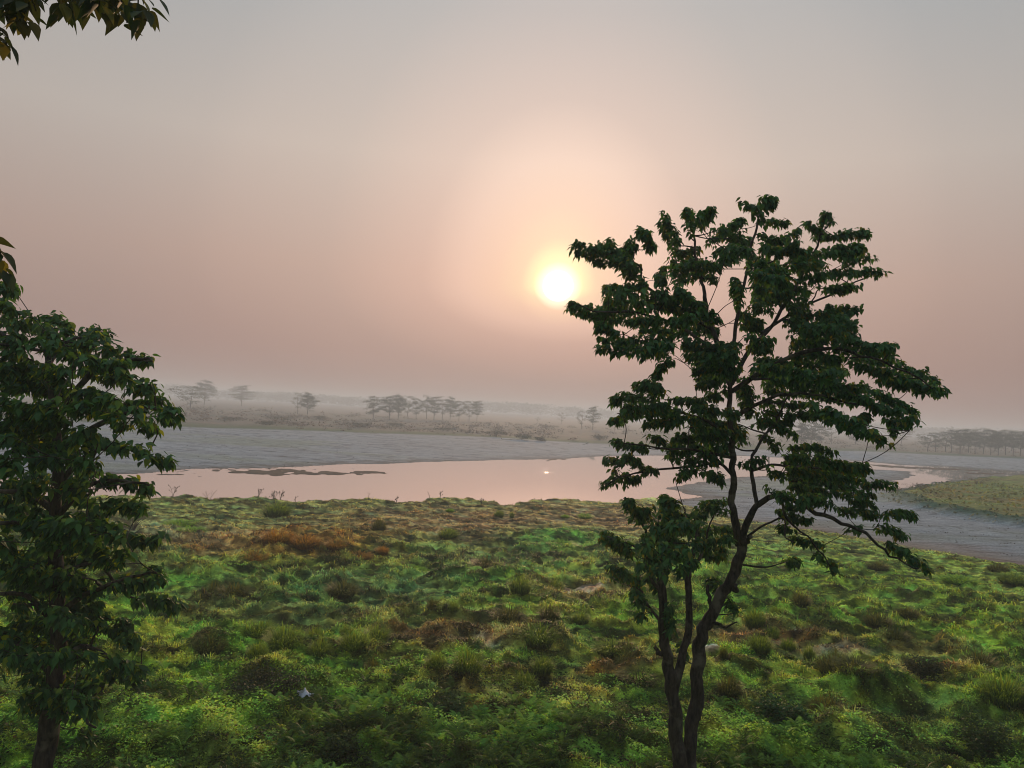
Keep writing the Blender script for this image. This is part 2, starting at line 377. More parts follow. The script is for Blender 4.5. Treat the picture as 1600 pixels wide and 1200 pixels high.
# ------------------------------------------------------------------ foliage templates
HEART = np.array([(0, 0, 0), (-.17, .03, .02), (-.33, .2, .05), (-.35, .42, .03), (-.22, .7, -.03), (0, 1.12, -.16), (.22, .7, -.03), (.35, .42, .03),
                  (.33, .2, .05), (.17, .03, .02), (0, .3, -.05), (0, .62, -.09)])
HEART_F = [(0, 1, 10), (1, 2, 10), (2, 3, 10), (3, 11, 10), (3, 4, 11), (4, 5, 11), (5, 6, 11), (6, 7, 11), (7, 10, 11), (7, 8, 10), (8, 9, 10), (9, 0, 10)]
def runit(n):
    a = rng.normal(size=(n, 3)); return norm(a)
def leaf_tufts(acc, centers, size, nl, cols, spread=.5, outdir=None):
    """tufts of hanging heart leaves; centers (n,3)"""
    n = len(centers); m = n*nl
    c = np.repeat(centers, nl, 0)
    az = rng.uniform(0, 2*math.pi, m)
    hz_ = np.stack([np.cos(az), np.sin(az), np.zeros(m)], 1)
    if outdir is not None: hz_ = norm(hz_+np.repeat(outdir, nl, 0)*.7)
    drop = rng.uniform(.05, 2.0, m)[:, None]
    y = norm(hz_-np.array([0, 0, 1.])*drop)
    nr_ = norm(hz_*1.0+np.array([0, 0, .7])+runit(m)*.45)
    s = size*rng.uniform(.6, 1.25, m)
    pos = c+hz_*(size*spread*rng.uniform(.1, 1, m)[:, None])+np.array([0, 0, 1.])*(size*rng.uniform(-.5, .6, m))[:, None]
    k = rng.random(m)[:, None]
    col = cols[0]*(1-k)+cols[1]*k
    y2 = rng.random(m) < cols[3]
    col[y2] = cols[2]*rng.uniform(.7, 1.2, (y2.sum(), 1))
    V, F, cc = inst(HEART*np.array([.86, 1, 1]), HEART_F, pos, y, nr_, s, col)
    acc.add(V, F, None, cc)
# ------------------------------------------------------------------ broad leaved trees
def build_tree(name, label, cat, dist, base_px, trunk_lines, limbs, strokes, leaf_m, cols, seed, spacing=15, dspread=2.0, nl=6, density=1.0, minr=.006):
    r_ = random.Random(seed)
    base = np.array(base_px); root = empty(name, base)
    tag(root, label, cat)
    tr = Acc()
    samples = []
    def line3(pts, dz0, dz1):
        n = len(pts); out = []
        for k, pt in enumerate(pts):
            f = k/max(n-1, 1); out.append(D(pt[0], pt[1], dist+dz0+(dz1-dz0)*f))
        return np.array(out)
    for (pts, w0, w1, dz0, dz1) in trunk_lines:
        P = line3(pts, dz0, dz1); m = max(8, len(pts)*5)
        S = smoothline(P, m); S += (np.array([[vn(np.array([k*.45+seed]), np.array([q*3.1]), 7)[0]-.5 for q in range(3)] for k in range(m)]))*.06
        rad = np.linspace(w0, w1, m)/2*dist/FPX
        tube(tr, S, rad, 14, .06, seed)
        samples += [(s, rr) for s, rr in zip(S, rad)]
    # knots and stubs on the trunk
    tro = tr.build('trunk', M_bark, root)
    for (pts, w0, w1, dz) in limbs:
        ac = Acc(); P = line3(pts, pts and limb_dz0(samples, pts[0], dist), dz); m = len(pts)*5
        S = smoothline(P, m)
        S += (np.array([[vn(np.array([k*.5+pts[0][0]]), np.array([q*3.1+dz]), 9)[0]-.5 for q in range(3)] for k in range(m)]))*.10*np.linspace(0, 1, m)[:, None]
        rad = np.linspace(w0, w1, m)/2*dist/FPX
        tube(ac, S, rad, 8, .05, seed)
        ac.build('branch', M_bark, root)
        samples += [(s, rr) for s, rr in zip(S, rad)]
    SP = np.array([s for s, _ in samples]); SR = np.array([r for _, r in samples])
    tw = Acc(); lf = Acc(); cen = []; outd = []
    def dl(st):
        pp = st[0] if isinstance(st[0], list) else [st[0]]
        P0 = np.array([D(p[0], p[1], dist) for p in pp]); return np.linalg.norm(SP[:, None, [0, 2]]-P0[None][:, :, [0, 2]], axis=2).min()
    strokes = sorted(strokes, key=dl)
    for st in strokes:
        pts, h = st[0], st[1]
        if isinstance(pts, tuple): pts = [pts]
        nlay = 1 if h < 10 else 2 if h < 17 else 3
        for lay in range(nlay):
            # depth close to that of the limb it hangs from
            P0 = np.array([D(p[0], p[1], dist) for p in pts])
            dd = np.linalg.norm(SP[:, None, [0, 2]]-P0[None][:, :, [0, 2]], axis=2)
            kk = np.unravel_index(np.argmin(dd), dd.shape)
            lim = min(dspread, .5+1.4*dd[kk])
            dz = (SP[kk[0]][1]-P0[kk[1]][1])*.6+r_.uniform(-1, 1)*(lim if nlay == 1 else dspread)
            oy = 0 if nlay == 1 else (lay/(nlay-1)-.5)*h*1.1
            P = np.array([D(p[0]+r_.uniform(-3, 3), p[1]+oy+r_.uniform(-2, 2), dist+dz+r_.uniform(-.25, .25)) for p in pts])
            if len(P) == 1: P = np.vstack([P, P+[.05, 0, -.03]])
            # attach
            dA = np.linalg.norm(SP-P[0], axis=1)+2.0*np.maximum(0, SP[:, 2]-P[0][2]); dB = np.linalg.norm(SP-P[-1], axis=1)+2.0*np.maximum(0, SP[:, 2]-P[-1][2])
            ia, ib = dA.argmin(), dB.argmin()
            if dB[ib] < dA[ia]: P = P[::-1]; ia = ib
            A = SP[ia]; mid = (A+P[0])/2+np.array([r_.uniform(-.06, .06), r_.uniform(-.06, .06), r_.uniform(-.08, .03)])*np.linalg.norm(P[0]-A)
            full = smoothline(np.vstack([A[None], mid[None], P]), 6+4*len(P))
            Ld = np.linalg.norm(np.diff(full, axis=0), axis=1).sum()
            r0 = min(SR[ia]*.7, .008+.009*Ld)
            tube(tw, full, np.linspace(max(r0, minr*1.2), minr*.6, len(full)), 5)
            sub = full[len(full)//3::2]; SP = np.vstack([SP, sub]); SR = np.concatenate([SR, np.full(len(sub), max(minr, r0*.6))])
            # tufts along the spray
            seg = smoothline(P, 24); L = np.linalg.norm(np.diff(seg, axis=0), axis=1).sum()
            hm = h*dist/FPX/(1 if nlay == 1 else nlay*.8)
            sp = spacing*dist/FPX
            ct = max(1, int(density*(L/sp+1)*max(1, hm*1.5/(leaf_m*.8))+.5))
            for q in range(ct):
                f = r_.random()
                if q == 0: f = 1.0
                p = seg[int(f*23)].copy()
                tap = 1-.45*f
                off = np.array([r_.gauss(0, .45), r_.gauss(0, .9), r_.gauss(0, .45)])*hm*tap
                p2 = p+off
                cen.append(p2); o = P[-1]-P[0]; o = o/(np.linalg.norm(o)+1e-6); outd.append([o[0], o[1], 0])
                if np.linalg.norm(off) > .12 and q % 2 == 0:
                    tube(tw, np.array([p, (p+p2)/2+[0, 0, .02], p2]), [minr*.6, minr*.5, minr*.4], 3)
    tw.build('twigs', M_bark, root)
    leaf_tufts(lf, np.array(cen), leaf_m, nl, cols, .55, np.array(outd))
    lf.build('crown', M_leaf, root)
    return root
def limb_dz0(samples, p, dist):
    P = D(p[0], p[1], dist); SP = np.array([s for s, _ in samples])
    d = np.linalg.norm(SP[:, [0, 2]]-P[[0, 2]], axis=1); s = SP[d.argmin()]
    return float((s-cam_p)@fw-dist)
DG = np.array([.030, .072, .034]); LG = np.array([.06, .15, .045]); YG = np.array([.16, .17, .03]); BR = np.array([.15, .07, .03])
DT = 13.9
tl = [
 ([(1068, 1262), (1066, 1225), (1062, 1180), (1055, 1130), (1051, 1080), (1044, 1040), (1038, 1000), (1035, 960), (1033, 920), (1030, 885), (1026, 862)], 26, 9, 0, -.3),
 ([(1072, 1262), (1074, 1215), (1079, 1160), (1086, 1110), (1090, 1060), (1093, 1010), (1100, 980), (1112, 960), (1124, 935), (1141, 908), (1151, 880), (1158, 855), (1158, 838)], 23, 15, .1, .2),
 ([(1156, 850), (1150, 828), (1147, 800), (1144, 770), (1146, 735), (1144, 700), (1142, 660), (1139, 625), (1140, 575), (1148, 520), (1155, 470), (1166, 420), (1177, 370), (1192, 318)], 13, 3, .2, .0)]
lb = [
 ([(1051, 1090), (1060, 1052), (1068, 1018), (1076, 985), (1077, 940), (1076, 900), (1081, 870), (1088, 842), (1087, 815)], 15, 6, .6),
 ([(1158, 846), (1168, 815), (1178, 796), (1193, 782), (1212, 775), (1245, 785), (1275, 801), (1310, 815), (1345, 830), (1375, 852), (1402, 874), (1432, 888)], 12, 2, -1.2),
 ([(1183, 790), (1178, 760), (1174, 725), (1182, 700), (1202, 672), (1222, 642), (1240, 600), (1262, 560)], 7, 2, 1.2),
 ([(1140, 600), (1122, 540), (1107, 498), (1100, 462), (1094, 438), (1086, 392), (1080, 345)], 9, 3, .9),
 ([(1139, 590), (1118, 550), (1080, 522), (1040, 502), (990, 488), (940, 485), (902, 480)], 7, 2, -.6),
 ([(1112, 515), (1060, 482), (1018, 452), (1002, 436), (1000, 415), (962, 400), (910, 388)], 5, 2, .5),
 ([(1143, 600), (1170, 550), (1205, 510), (1238, 455), (1262, 410), (1282, 372), (1296, 345)], 8, 2, .3),
 ([(1143, 612), (1200, 575), (1262, 548), (1310, 545), (1350, 558), (1400, 575), (1458, 602)], 8, 2, -1.0),
 ([(1143, 655), (1182, 632), (1228, 616), (1280, 620), (1340, 632), (1405, 652)], 7, 2, .8),
 ([(1190, 520), (1250, 482), (1310, 455), (1365, 428)], 5, 2, 1.3),
 ([(1142, 690), (1100, 655), (1045, 642), (995, 640), (962, 652)], 6, 2, .7),
 ([(1143, 715), (1095, 705), (1040, 700), (975, 692)], 5, 2, -.8),
 ([(1144, 742), (1122, 724), (1075, 731), (1020, 733), (985, 742), (950, 757)], 5, 2, .2),
 ([(1176, 735), (1205, 727), (1245, 730), (1300, 738), (1350, 752)], 5, 2, .9),
 ([(1168, 838), (1195, 820), (1225, 810), (1225, 835), (1240, 850)], 4, 1.5, -.9),
 ([(1222, 778), (1228, 808), (1262, 840), (1285, 868), (1305, 893)], 4, 1.5, -.4),
 ([(1033, 925), (1018, 905), (1012, 880), (1000, 862), (985, 852), (950, 842)], 6, 2, -.8),
 ([(1030, 968), (1012, 945), (1000, 925), (975, 905)], 5, 1.5, .6),
 ([(1028, 868), (1012, 845), (1005, 820), (995, 800)], 6, 2, .2),
 ([(1030, 866), (1038, 845), (1052, 825), (1070, 800)], 5, 2, -.5),
 ([(1078, 890), (1096, 868), (1104, 840), (1115, 800)], 7, 2, .4),
 ([(1110, 968), (1122, 976), (1135, 978), (1152, 972)], 7, 2, -.3),
 ([(1112, 960), (1109, 935), (1108, 915)], 7, 5, .4),
 ([(1158, 845), (1166, 848), (1170, 840)], 8, 5, -.3),
 ([(1140, 915), (1148, 921), (1152, 916)], 9, 6, -.1),
 ([(1035, 1022), (1028, 1020), (1026, 1012)], 8, 5, -.2)]
st = [
 ([(1000, 425), (985, 420), (965, 402), (940, 402), (920, 392), (899, 386)], 11), ([(945, 392), (938, 380)], 7), ([(950, 390), (952, 377)], 6),
 ([(985, 410), (975, 395), (988, 380)], 10), ([(1015, 390), (1010, 370), (1002, 355)], 9), ([(1060, 388), (1048, 362), (1034, 342)], 11),
 ([(1080, 365), (1078, 345), (1074, 328)], 9), ([(1092, 350), (1100, 338), (1112, 334)], 10), ([(1110, 370), (1135, 362), (1156, 348)], 10),
 ([(1140, 378), (1175, 385)], 13), ([(1190, 345), (1175, 325), (1160, 320)], 6), ([(1192, 330), (1195, 312), (1212, 316)], 7), ([(1195, 345), (1212, 345), (1224, 350)], 8),
 ([(1190, 375), (1220, 385), (1250, 366)], 14), ([(1285, 365), (1272, 352), (1264, 348)], 7), ([(1285, 350), (1292, 336), (1304, 342)], 8),
 ([(1280, 368), (1305, 370), (1330, 366), (1360, 366)], 9), ([(1290, 398), (1320, 392), (1348, 385)], 10), ([(1320, 412), (1345, 404), (1364, 402)], 6),
 ([(1330, 430), (1355, 424), (1376, 428)], 7), ([(1290, 430), (1330, 422)], 9), ([(1280, 452), (1310, 450), (1342, 446)], 9),
 ([(1050, 402), (1085, 398)], 15), ([(1058, 430), (1090, 422), (1120, 426)], 16), ([(1120, 402), (1150, 395)], 13), ([(1170, 412), (1200, 420), (1230, 432)], 20),
 ([(1232, 402), (1275, 404)], 17), ([(1180, 450), (1220, 458), (1262, 468)], 22), ([(1150, 440), (1152, 470)], 11), ([(1040, 425), (1028, 440)], 10),
 ([(1250, 430), (1285, 420)], 14), ([(1010, 445), (975, 446), (942, 452)], 9), ([(1005, 462), (975, 465), (950, 462)], 12), ([(1095, 482), (1060, 478), (1030, 470), (1002, 470)], 14),
 ([(948, 492), (930, 490), (912, 486), (892, 478)], 10), ([(992, 496), (960, 490), (932, 500)], 12), ([(970, 522), (950, 515), (938, 510)], 8),
 ([(1085, 508), (1040, 510), (1000, 506)], 14), ([(1090, 500), (1122, 512)], 16), ([(1078, 470), (1066, 458), (1060, 456)], 7), ([(1036, 470), (1032, 456)], 5),
 ([(1000, 535), (975, 542), (938, 536)], 10), ([(1050, 546), (1025, 545), (1002, 552)], 11), ([(1045, 530), (1005, 530)], 7), ([(1052, 562), (1032, 572)], 7), ([(1032, 578), (1020, 586)], 5),
 ([(1070, 540), (1110, 550), (1150, 550)], 18), ([(1088, 580), (1115, 575), (1150, 580)], 19), ([(1120, 598), (1086, 602)], 9), ([(1135, 612), (1112, 620)], 8),
 ([(1160, 500), (1192, 510)], 12), ([(1168, 532), (1202, 540)], 14), ([(1175, 472), (1202, 482)], 12), ([(1232, 490), (1262, 502), (1300, 490), (1322, 490)], 16),
 ([(1325, 488), (1347, 482)], 5), ([(1240, 520), (1280, 520), (1310, 512), (1338, 514)], 19), ([(1240, 546), (1282, 545)], 15), ([(1300, 540), (1335, 540), (1370, 546), (1393, 548)], 10),
 ([(1335, 562), (1370, 570), (1400, 575), (1430, 592), (1462, 602)], 12), ([(1428, 590), (1442, 580)], 6), ([(1380, 590), (1420, 604), (1474, 612)], 9),
 ([(1180, 570), (1220, 575), (1262, 580), (1312, 590)], 20), ([(1290, 568), (1322, 570)], 12), ([(1200, 600), (1250, 604), (1300, 610), (1342, 618)], 18),
 ([(1340, 610), (1370, 625), (1400, 634), (1428, 652)], 14), ([(1385, 655), (1402, 660), (1422, 662)], 8), ([(1400, 668), (1392, 680)], 4),
 ([(1160, 600), (1172, 640)], 15), ([(1190, 635), (1232, 640), (1272, 640)], 12), ([(1270, 638), (1300, 650), (1330, 662), (1362, 672)], 10), ([(1345, 660), (1355, 650)], 6),
 ([(1362, 680), (1392, 696)], 5), ([(1180, 660), (1232, 658)], 8), ([(1035, 612), (1015, 600), (1002, 606)], 9), ([(1028, 622), (1000, 620), (980, 620), (958, 624)], 9),
 ([(1100, 632), (1080, 626), (1052, 624)], 8), ([(1062, 645), (1030, 640), (1000, 640), (970, 642)], 10), ([(985, 655), (956, 656)], 6), ([(1092, 656), (1050, 658), (1010, 662)], 8),
 ([(1080, 645), (1115, 650), (1152, 655)], 15), ([(1040, 692), (1030, 684), (1018, 684)], 6), ([(1015, 702), (990, 696), (963, 690)], 7), ([(1050, 690), (1080, 690), (1112, 690), (1140, 690)], 15),
 ([(1120, 715), (1080, 712), (1045, 712)], 11), ([(1100, 735), (1072, 738), (1055, 746)], 7), ([(1108, 740), (1128, 746)], 8), ([(1085, 668), (1130, 675), (1162, 680)], 17),
 ([(975, 722), (960, 718), (946, 717)], 5), ([(1000, 728), (990, 714), (978, 716)], 9), ([(1000, 748), (980, 745), (960, 738)], 8), ([(965, 748), (945, 758)], 5), ([(1008, 732), (1018, 736)], 5),
 ([(1190, 655), (1215, 665), (1242, 682)], 8), ([(1195, 682), (1212, 702)], 7), ([(1240, 708), (1270, 704), (1302, 716)], 10), ([(1230, 722), (1272, 730), (1312, 735), (1352, 742)], 17),
 ([(1240, 752), (1282, 755), (1332, 762)], 20), ([(1335, 728), (1352, 724)], 4), ([(1345, 756), (1370, 755), (1396, 756)], 6), ([(1328, 776), (1362, 780)], 12), ([(1250, 776), (1292, 776)], 13),
 ([(1200, 770), (1232, 775)], 9), ([(1228, 790), (1252, 792)], 7), ([(1318, 796), (1350, 798), (1376, 806)], 9), ([(1378, 806), (1414, 803), (1426, 810)], 6), ([(1378, 822), (1412, 838)], 9),
 ([(1385, 850), (1412, 862)], 9), ([(1418, 874), (1450, 888)], 8), ([(1345, 826), (1332, 828)], 4), ([(1215, 800), (1236, 808), (1264, 812)], 7), ([(1218, 822), (1242, 832)], 7),
 ([(1248, 842), (1282, 852)], 8), ([(1242, 872), (1226, 880)], 7), ([(1270, 865), (1295, 880), (1306, 896)], 5), ([(1200, 735), (1222, 745)], 6), ([(1155, 725), (1190, 715)], 6),
 ([(1000, 806), (985, 790), (980, 783)], 5), ([(1018, 800), (990, 806)], 7), ([(1070, 800), (1045, 790), (1040, 786)], 8), ([(1090, 800), (1112, 790), (1132, 790)], 8), ([(1050, 812), (1092, 815)], 9),
 ([(1018, 832), (1052, 836)], 12), ([(985, 862), (965, 850), (942, 838)], 7), ([(1002, 850), (1040, 855), (1072, 862)], 13), ([(1080, 842), (1112, 836), (1142, 832)], 9), ([(1000, 880), (1042, 882)], 10),
 ([(1000, 912), (980, 900), (952, 888)], 7), ([(1095, 862), (1132, 866)], 8), ([(1005, 938), (985, 926)], 6), ([(1108, 905), (1122, 918)], 7), ([(1060, 892), (1082, 880)], 7), ([(1138, 935), (1146, 955)], 4),
 ([(1012, 955), (1000, 968)], 5), ([(1030, 815), (1062, 822)], 9), ([(1010, 900), (1028, 915)], 7), ([(1045, 945), (1052, 985)], 5), ([(1062, 1005), (1068, 1030)], 4)]
st = [(p_, h_*(1.45 if p_[0][1] > 780 and p_[0][0] < 1150 else 1)) for p_, h_ in st]
tb = G(1068, 1252, 0.0); tb = np.array([tb[0], tb[1], 0]); tbz = hz(tb[0], tb[1])
DT = float((tb-cam_p)@fw)
build_tree('broadleaf_tree', 'tall dark green heart-leaved tree with forked trunk, right of the low sun', 'tree', DT, (tb[0], tb[1], tbz), tl, lb, st,
           0.096, (DG, LG*1.2, YG, .08), 3, spacing=6.2, dspread=1.9, nl=7, density=1.9)
# left tree
DL = 11.0
tl2 = [([(58, 1390), (62, 1300), (68, 1200), (78, 1130), (86, 1060), (90, 1000), (88, 900), (86, 820), (90, 740), (86, 660), (78, 600), (70, 550), (62, 530)], 36, 6, 0, -.2)]
lb2 = [([(86, 660), (120, 610), (160, 570), (215, 560), (236, 566)], 12, 3, -.6), ([(88, 720), (130, 680), (180, 650), (230, 640), (275, 648)], 12, 3, -.2),
       ([(90, 760), (130, 715), (180, 695), (225, 708), (268, 720)], 10, 3, .5), ([(88, 810), (130, 765), (180, 748), (232, 762)], 10, 3, -.5),
       ([(88, 870), (140, 830), (190, 828), (225, 842), (256, 836)], 10, 3, .3), ([(90, 960), (140, 925), (190, 908), (248, 896)], 10, 3, -.5),
       ([(88, 1040), (130, 1010), (180, 1030), (220, 1048)], 9, 3, -.3), ([(80, 600), (40, 560), (0, 520), (-60, 510)], 11, 3, .4),
       ([(86, 700), (30, 670), (-30, 680), (-100, 700)], 11, 3, -.5), ([(88, 800), (40, 770), (-20, 770), (-90, 790)], 11, 3, .6),
       ([(88, 860), (40, 820), (-10, 820), (-60, 845)], 9, 3, -.8), ([(90, 980), (40, 930), (-20, 930), (-90, 950)], 10, 3, .2), ([(86, 1060), (40, 1020), (-20, 1030)], 9, 3, -.6),
       ([(75, 570), (100, 535), (150, 522)], 9, 3, .4), ([(84, 1090), (120, 1100), (150, 1140)], 7, 3, -.4), ([(90, 900), (150, 880), (200, 930), (262, 942)], 7, 2, .6)]
st2 = [([(50, 505), (25, 495), (0, 488)], 15), ([(65, 508), (90, 508), (112, 516)], 13), ([(120, 535), (148, 520), (165, 530)], 11), ([(60, 522), (100, 540), (142, 552)], 18),
       ([(165, 550), (190, 546), (212, 556)], 9), ([(205, 562), (236, 564)], 8), ([(0, 530), (42, 545)], 24), ([(120, 570), (160, 576), (192, 580)], 15), ([(0, 590), (50, 590), (102, 600)], 28),
       ([(190, 590), (206, 588)], 8), ([(110, 620), (150, 630), (190, 640)], 22), ([(205, 612), (228, 600), (240, 608)], 9), ([(200, 632), (230, 630), (254, 626)], 9),
       ([(215, 646), (250, 645), (276, 648)], 11), ([(0, 640), (50, 650), (100, 650)], 28), ([(180, 662), (220, 660), (246, 672)], 9), ([(150, 690), (200, 700), (225, 710), (270, 720)], 8),
       ([(20, 692), (60, 700), (110, 700)], 28), ([(120, 680), (150, 690)], 18), ([(20, 676), (-10, 682)], 11), ([(22, 722), (-10, 724)], 13), ([(120, 730), (150, 735)], 18),
       ([(160, 748), (185, 750), (212, 756), (237, 762)], 9), ([(40, 760), (90, 760), (140, 765)], 28), ([(-20, 765), (40, 780)], 26), ([(145, 786), (185, 790), (205, 786), (224, 792)], 8),
       ([(50, 810), (100, 820), (150, 820)], 26), ([(60, 818), (0, 815), (-40, 820)], 9), ([(155, 826), (192, 832)], 12), ([(192, 838), (230, 845), (257, 836)], 7), ([(0, 840), (15, 852)], 11),
       ([(60, 860), (110, 860), (160, 862)], 23), ([(20, 866), (52, 870)], 11), ([(20, 910), (80, 910), (140, 920)], 28), ([(150, 915), (190, 910), (225, 906), (250, 895)], 13),
       ([(200, 932), (250, 940), (270, 942)], 9), ([(20, 960), (90, 960), (150, 965)], 28), ([(155, 970), (202, 980)], 13), ([(195, 1000), (222, 1002)], 9), ([(10, 1010), (70, 1010), (140, 1010)], 26),
       ([(150, 1030), (190, 1045), (222, 1052)], 12), ([(40, 1050), (100, 1060), (162, 1062)], 22), ([(115, 1100), (150, 1112)], 15), ([(125, 1140), (142, 1155)], 9), ([(40, 1095), (80, 1090), (110, 1095)], 20), ([(-10, 1000), (30, 1010)], 22), ([(60, 1020), (100, 1030)], 20), ([(10, 880), (50, 890)], 18), ([(150, 870), (190, 875)], 10), ([(80, 970), (120, 990)], 22),
       ([(20, 455), (8, 448), (-10, 445)], 8), ([(10, 468), (-8, 472)], 8), ([(-20, 520), (-60, 510), (-100, 530)], 24), ([(-20, 580), (-80, 590)], 28), ([(-20, 640), (-100, 650)], 28),
       ([(-30, 700), (-110, 705)], 26), ([(-30, 780), (-110, 795)], 26), ([(-20, 850), (-80, 850)], 22), ([(-20, 930), (-100, 955)], 26), ([(-10, 990), (-70, 1010)], 24), ([(-10, 1050), (-30, 1060)], 18)]
lt = D(58, 1390, DL); ltz = hz(lt[0], lt[1])
build_tree('broadleaf_tree', 'dense bushy dark green tree cut off by the left edge, leafy almost to the ground', 'tree', DL, (lt[0], lt[1], ltz), tl2, lb2, st2,
           .114, (DG*.9, LG*1.25, np.array([.20, .26, .03]), .08), 9, spacing=8.5, dspread=1.7, nl=7, density=1.65)
# near overhanging tree: it stands to the left of the lookout, its outer twigs reach into the view
DN = 5.2
nb = np.array([-6.6, 5.0, 0.]); nbz = hz(nb[0], nb[1])
def PX(p):   # world -> photo px for lists
    return tuple(float(a) for a in pix(np.array([p[0]]), np.array([p[1]]), np.array([p[2]])))
def ntl():
    out = []
    for z in (nbz-.1, 2., 4., 6., 8., 9.4): out.append((nb[0]+.12*math.sin(z), nb[1], z))
    return out
root = empty('overhanging_tree', (nb[0], nb[1], nbz)); tag(root, 'near tree whose brown and olive leaf sprays hang into the top left corner', 'tree')
ac = Acc(); S = smoothline(np.array(ntl()), 24); tube(ac, S, np.linspace(.17, .07, 24), 12, .06, 4); ac.build('trunk', M_bark, root)
nl_ = Acc(); ntw = Acc(); cen = []
spr = [[(-60, -120), (-20, -40), (5, 10), (8, 40), (8, 62)], [(-40, -60), (30, -30), (45, 5), (50, 20)], [(-40, -60), (40, -60), (65, -20), (80, 22)], [(20, -90), (90, -60), (96, -22)],
       [(0, -110), (90, -80), (120, -25), (125, 5)], [(0, -110), (120, -70), (145, -20), (150, 2)], [(60, -95), (150, -60), (175, -15), (180, 14)],
       [(60, -95), (180, -70), (215, -20), (222, 18)], [(60, -95), (200, -60), (236, -15), (240, 25)], [(-60, -120), (-50, -20), (-15, 5), (-4, 45)],
       [(0, -110), (60, -50), (25, -10), (25, 5)], [(60, -95), (160, -50), (195, -22), (198, -5)],
       [(-160, 330), (-80, 335), (-20, 365), (-2, 390), (2, 412)], [(-160, 330), (-60, 350), (-15, 400), (-8, 425)]]
hub = [D(-160, -140, DN), D(-250, 330, DN)]
for k, s in enumerate(spr):
    dz = random.uniform(-.35, .35); P = np.array([D(a-(24 if k < 12 else 0), b-5, DN+dz*(q/3)) for q, (a, b) in enumerate(s)])
    h0 = hub[1] if s[0][1] > 0 else hub[0]
    S = smoothline(np.vstack([h0[None], P]), 26); ntw = Acc(); tube(ntw, S, np.linspace(.014, .004, 26), 5); ntw.build('twig', M_bark, root)
    for f in (np.array([.45, .6, .72, .82, .9, .96, 1.0]) if k < 12 else np.array([.5, .65, .8, .9, .97, 1.0])): cen.append(S[int(f*25)]+np.array([random.gauss(0, .03), random.gauss(0, .05), random.gauss(-.01, .02)]))
for h0 in hub:
    a2 = Acc(); t0 = np.array([nb[0], nb[1], h0[2]-.9]); S = smoothline(np.array([t0, (t0+h0)/2+[0, .1, .15], h0]), 14); tube(a2, S, np.linspace(.06, .016, 14), 8, .05, 2); a2.build('branch', M_bark, root)
# the rest of its crown, out of the view
ext = np.array([[nb[0]+random.gauss(-.6, 1.0), nb[1]+random.gauss(-.2, 1.1), random.uniform(7.0, 11)] for _ in range(160)])
px_, py_ = pix(ext[:, 0], ext[:, 1], ext[:, 2]); ext = ext[(px_ < -120)]
leaf_tufts(nl_, np.array(cen), .12, 5, (np.array([.03, .055, .025]), np.array([.06, .065, .028]), np.array([.16, .15, .035]), .15), .5)
leaf_tufts(nl_, ext, .17, 8, (DG, LG, YG, .1), 1.2)
nl_.build('crown', M_leaf, root)
# ------------------------------------------------------------------ turf: grass blades, creeping leaves, ferns
def scatter(n, r0, r1, p=2.0, a=42):
    """more per square metre near the lookout, thinning with distance"""
    u = rng.random(n); e = 2-p-1+1e-9
    if abs(p-1) < 1e-6: r = r0*(r1/r0)**u
    else: r = (r0**(1-p+0)+u*(r1**(1-p)-r0**(1-p)))**(1/(1-p))
    th = np.radians(rng.uniform(-a, a, n)); return r*np.sin(th), r*np.cos(th), r
x, y, r = scatter(680000, 11.5, 62, 1.5, 40)
H, Cc, gr, df, dm, di, dr = land(x, y)
k = rng.random(len(x)) < gr*np.where(r < 18.5, .35, 1); x, y, r, H, Cc, df = x[k], y[k], r[k], H[k], Cc[k], df[k]
n = len(x)
clump = fbm(x*1.1, y*1.3, 3, 51); lenf = .5+1.1*sst(.4, .7, clump)
Lb = rng.uniform(.05, .15, n)*lenf*(.8+r/70)*(1-.5*sst(32, 44, r)); Wb = np.maximum(.010, .00085*r)*rng.uniform(.7, 1.4, n)
az = rng.uniform(0, 2*math.pi, n); lean = rng.uniform(.2, 2.2, n)
d = norm(np.stack([np.cos(az)*lean, np.sin(az)*lean, np.ones(n)], 1)); s = norm(np.stack([-np.sin(az+rng.normal(0, .6, n)), np.cos(az), np.zeros(n)], 1))
b = np.stack([x, y, H-.01], 1)
mid = b+d*(Lb*.55)[:, None]; tip = b+norm(d+np.stack([np.cos(az), np.sin(az), -np.ones(n)*.3], 1)*.5)*Lb[:, None]
Vg = np.stack([b-s*Wb[:, None]*.5, b+s*Wb[:, None]*.5, mid+s*Wb[:, None]*.4, mid-s*Wb[:, None]*.4, tip], 1).reshape(-1, 3)
off = (np.arange(n)*5)[:, None]
Qg = off+np.array([[0, 1, 2, 3]]); Tg = off+np.array([[3, 2, 4]])
hue = rng.random(n)[:, None]
cg = Cc*(.25+1.7*rng.random((n, 1))**1.6)*(1+.8*(hue-.5)*np.array([1, .1, -.6]))
strw = rng.random(n) < .08; cg[strw] = cg[strw]*.4+np.array([.20, .15, .07])*.8
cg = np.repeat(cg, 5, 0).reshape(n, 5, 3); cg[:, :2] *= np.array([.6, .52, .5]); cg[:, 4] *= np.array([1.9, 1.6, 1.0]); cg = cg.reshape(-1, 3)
o = mk('grass', Vg, [Qg, Tg], M_grass, None, np.clip(cg, 0, 1)); tag(o, 'short green and brown turf grass covering the near river bank', 'grass', None, 'stuff')
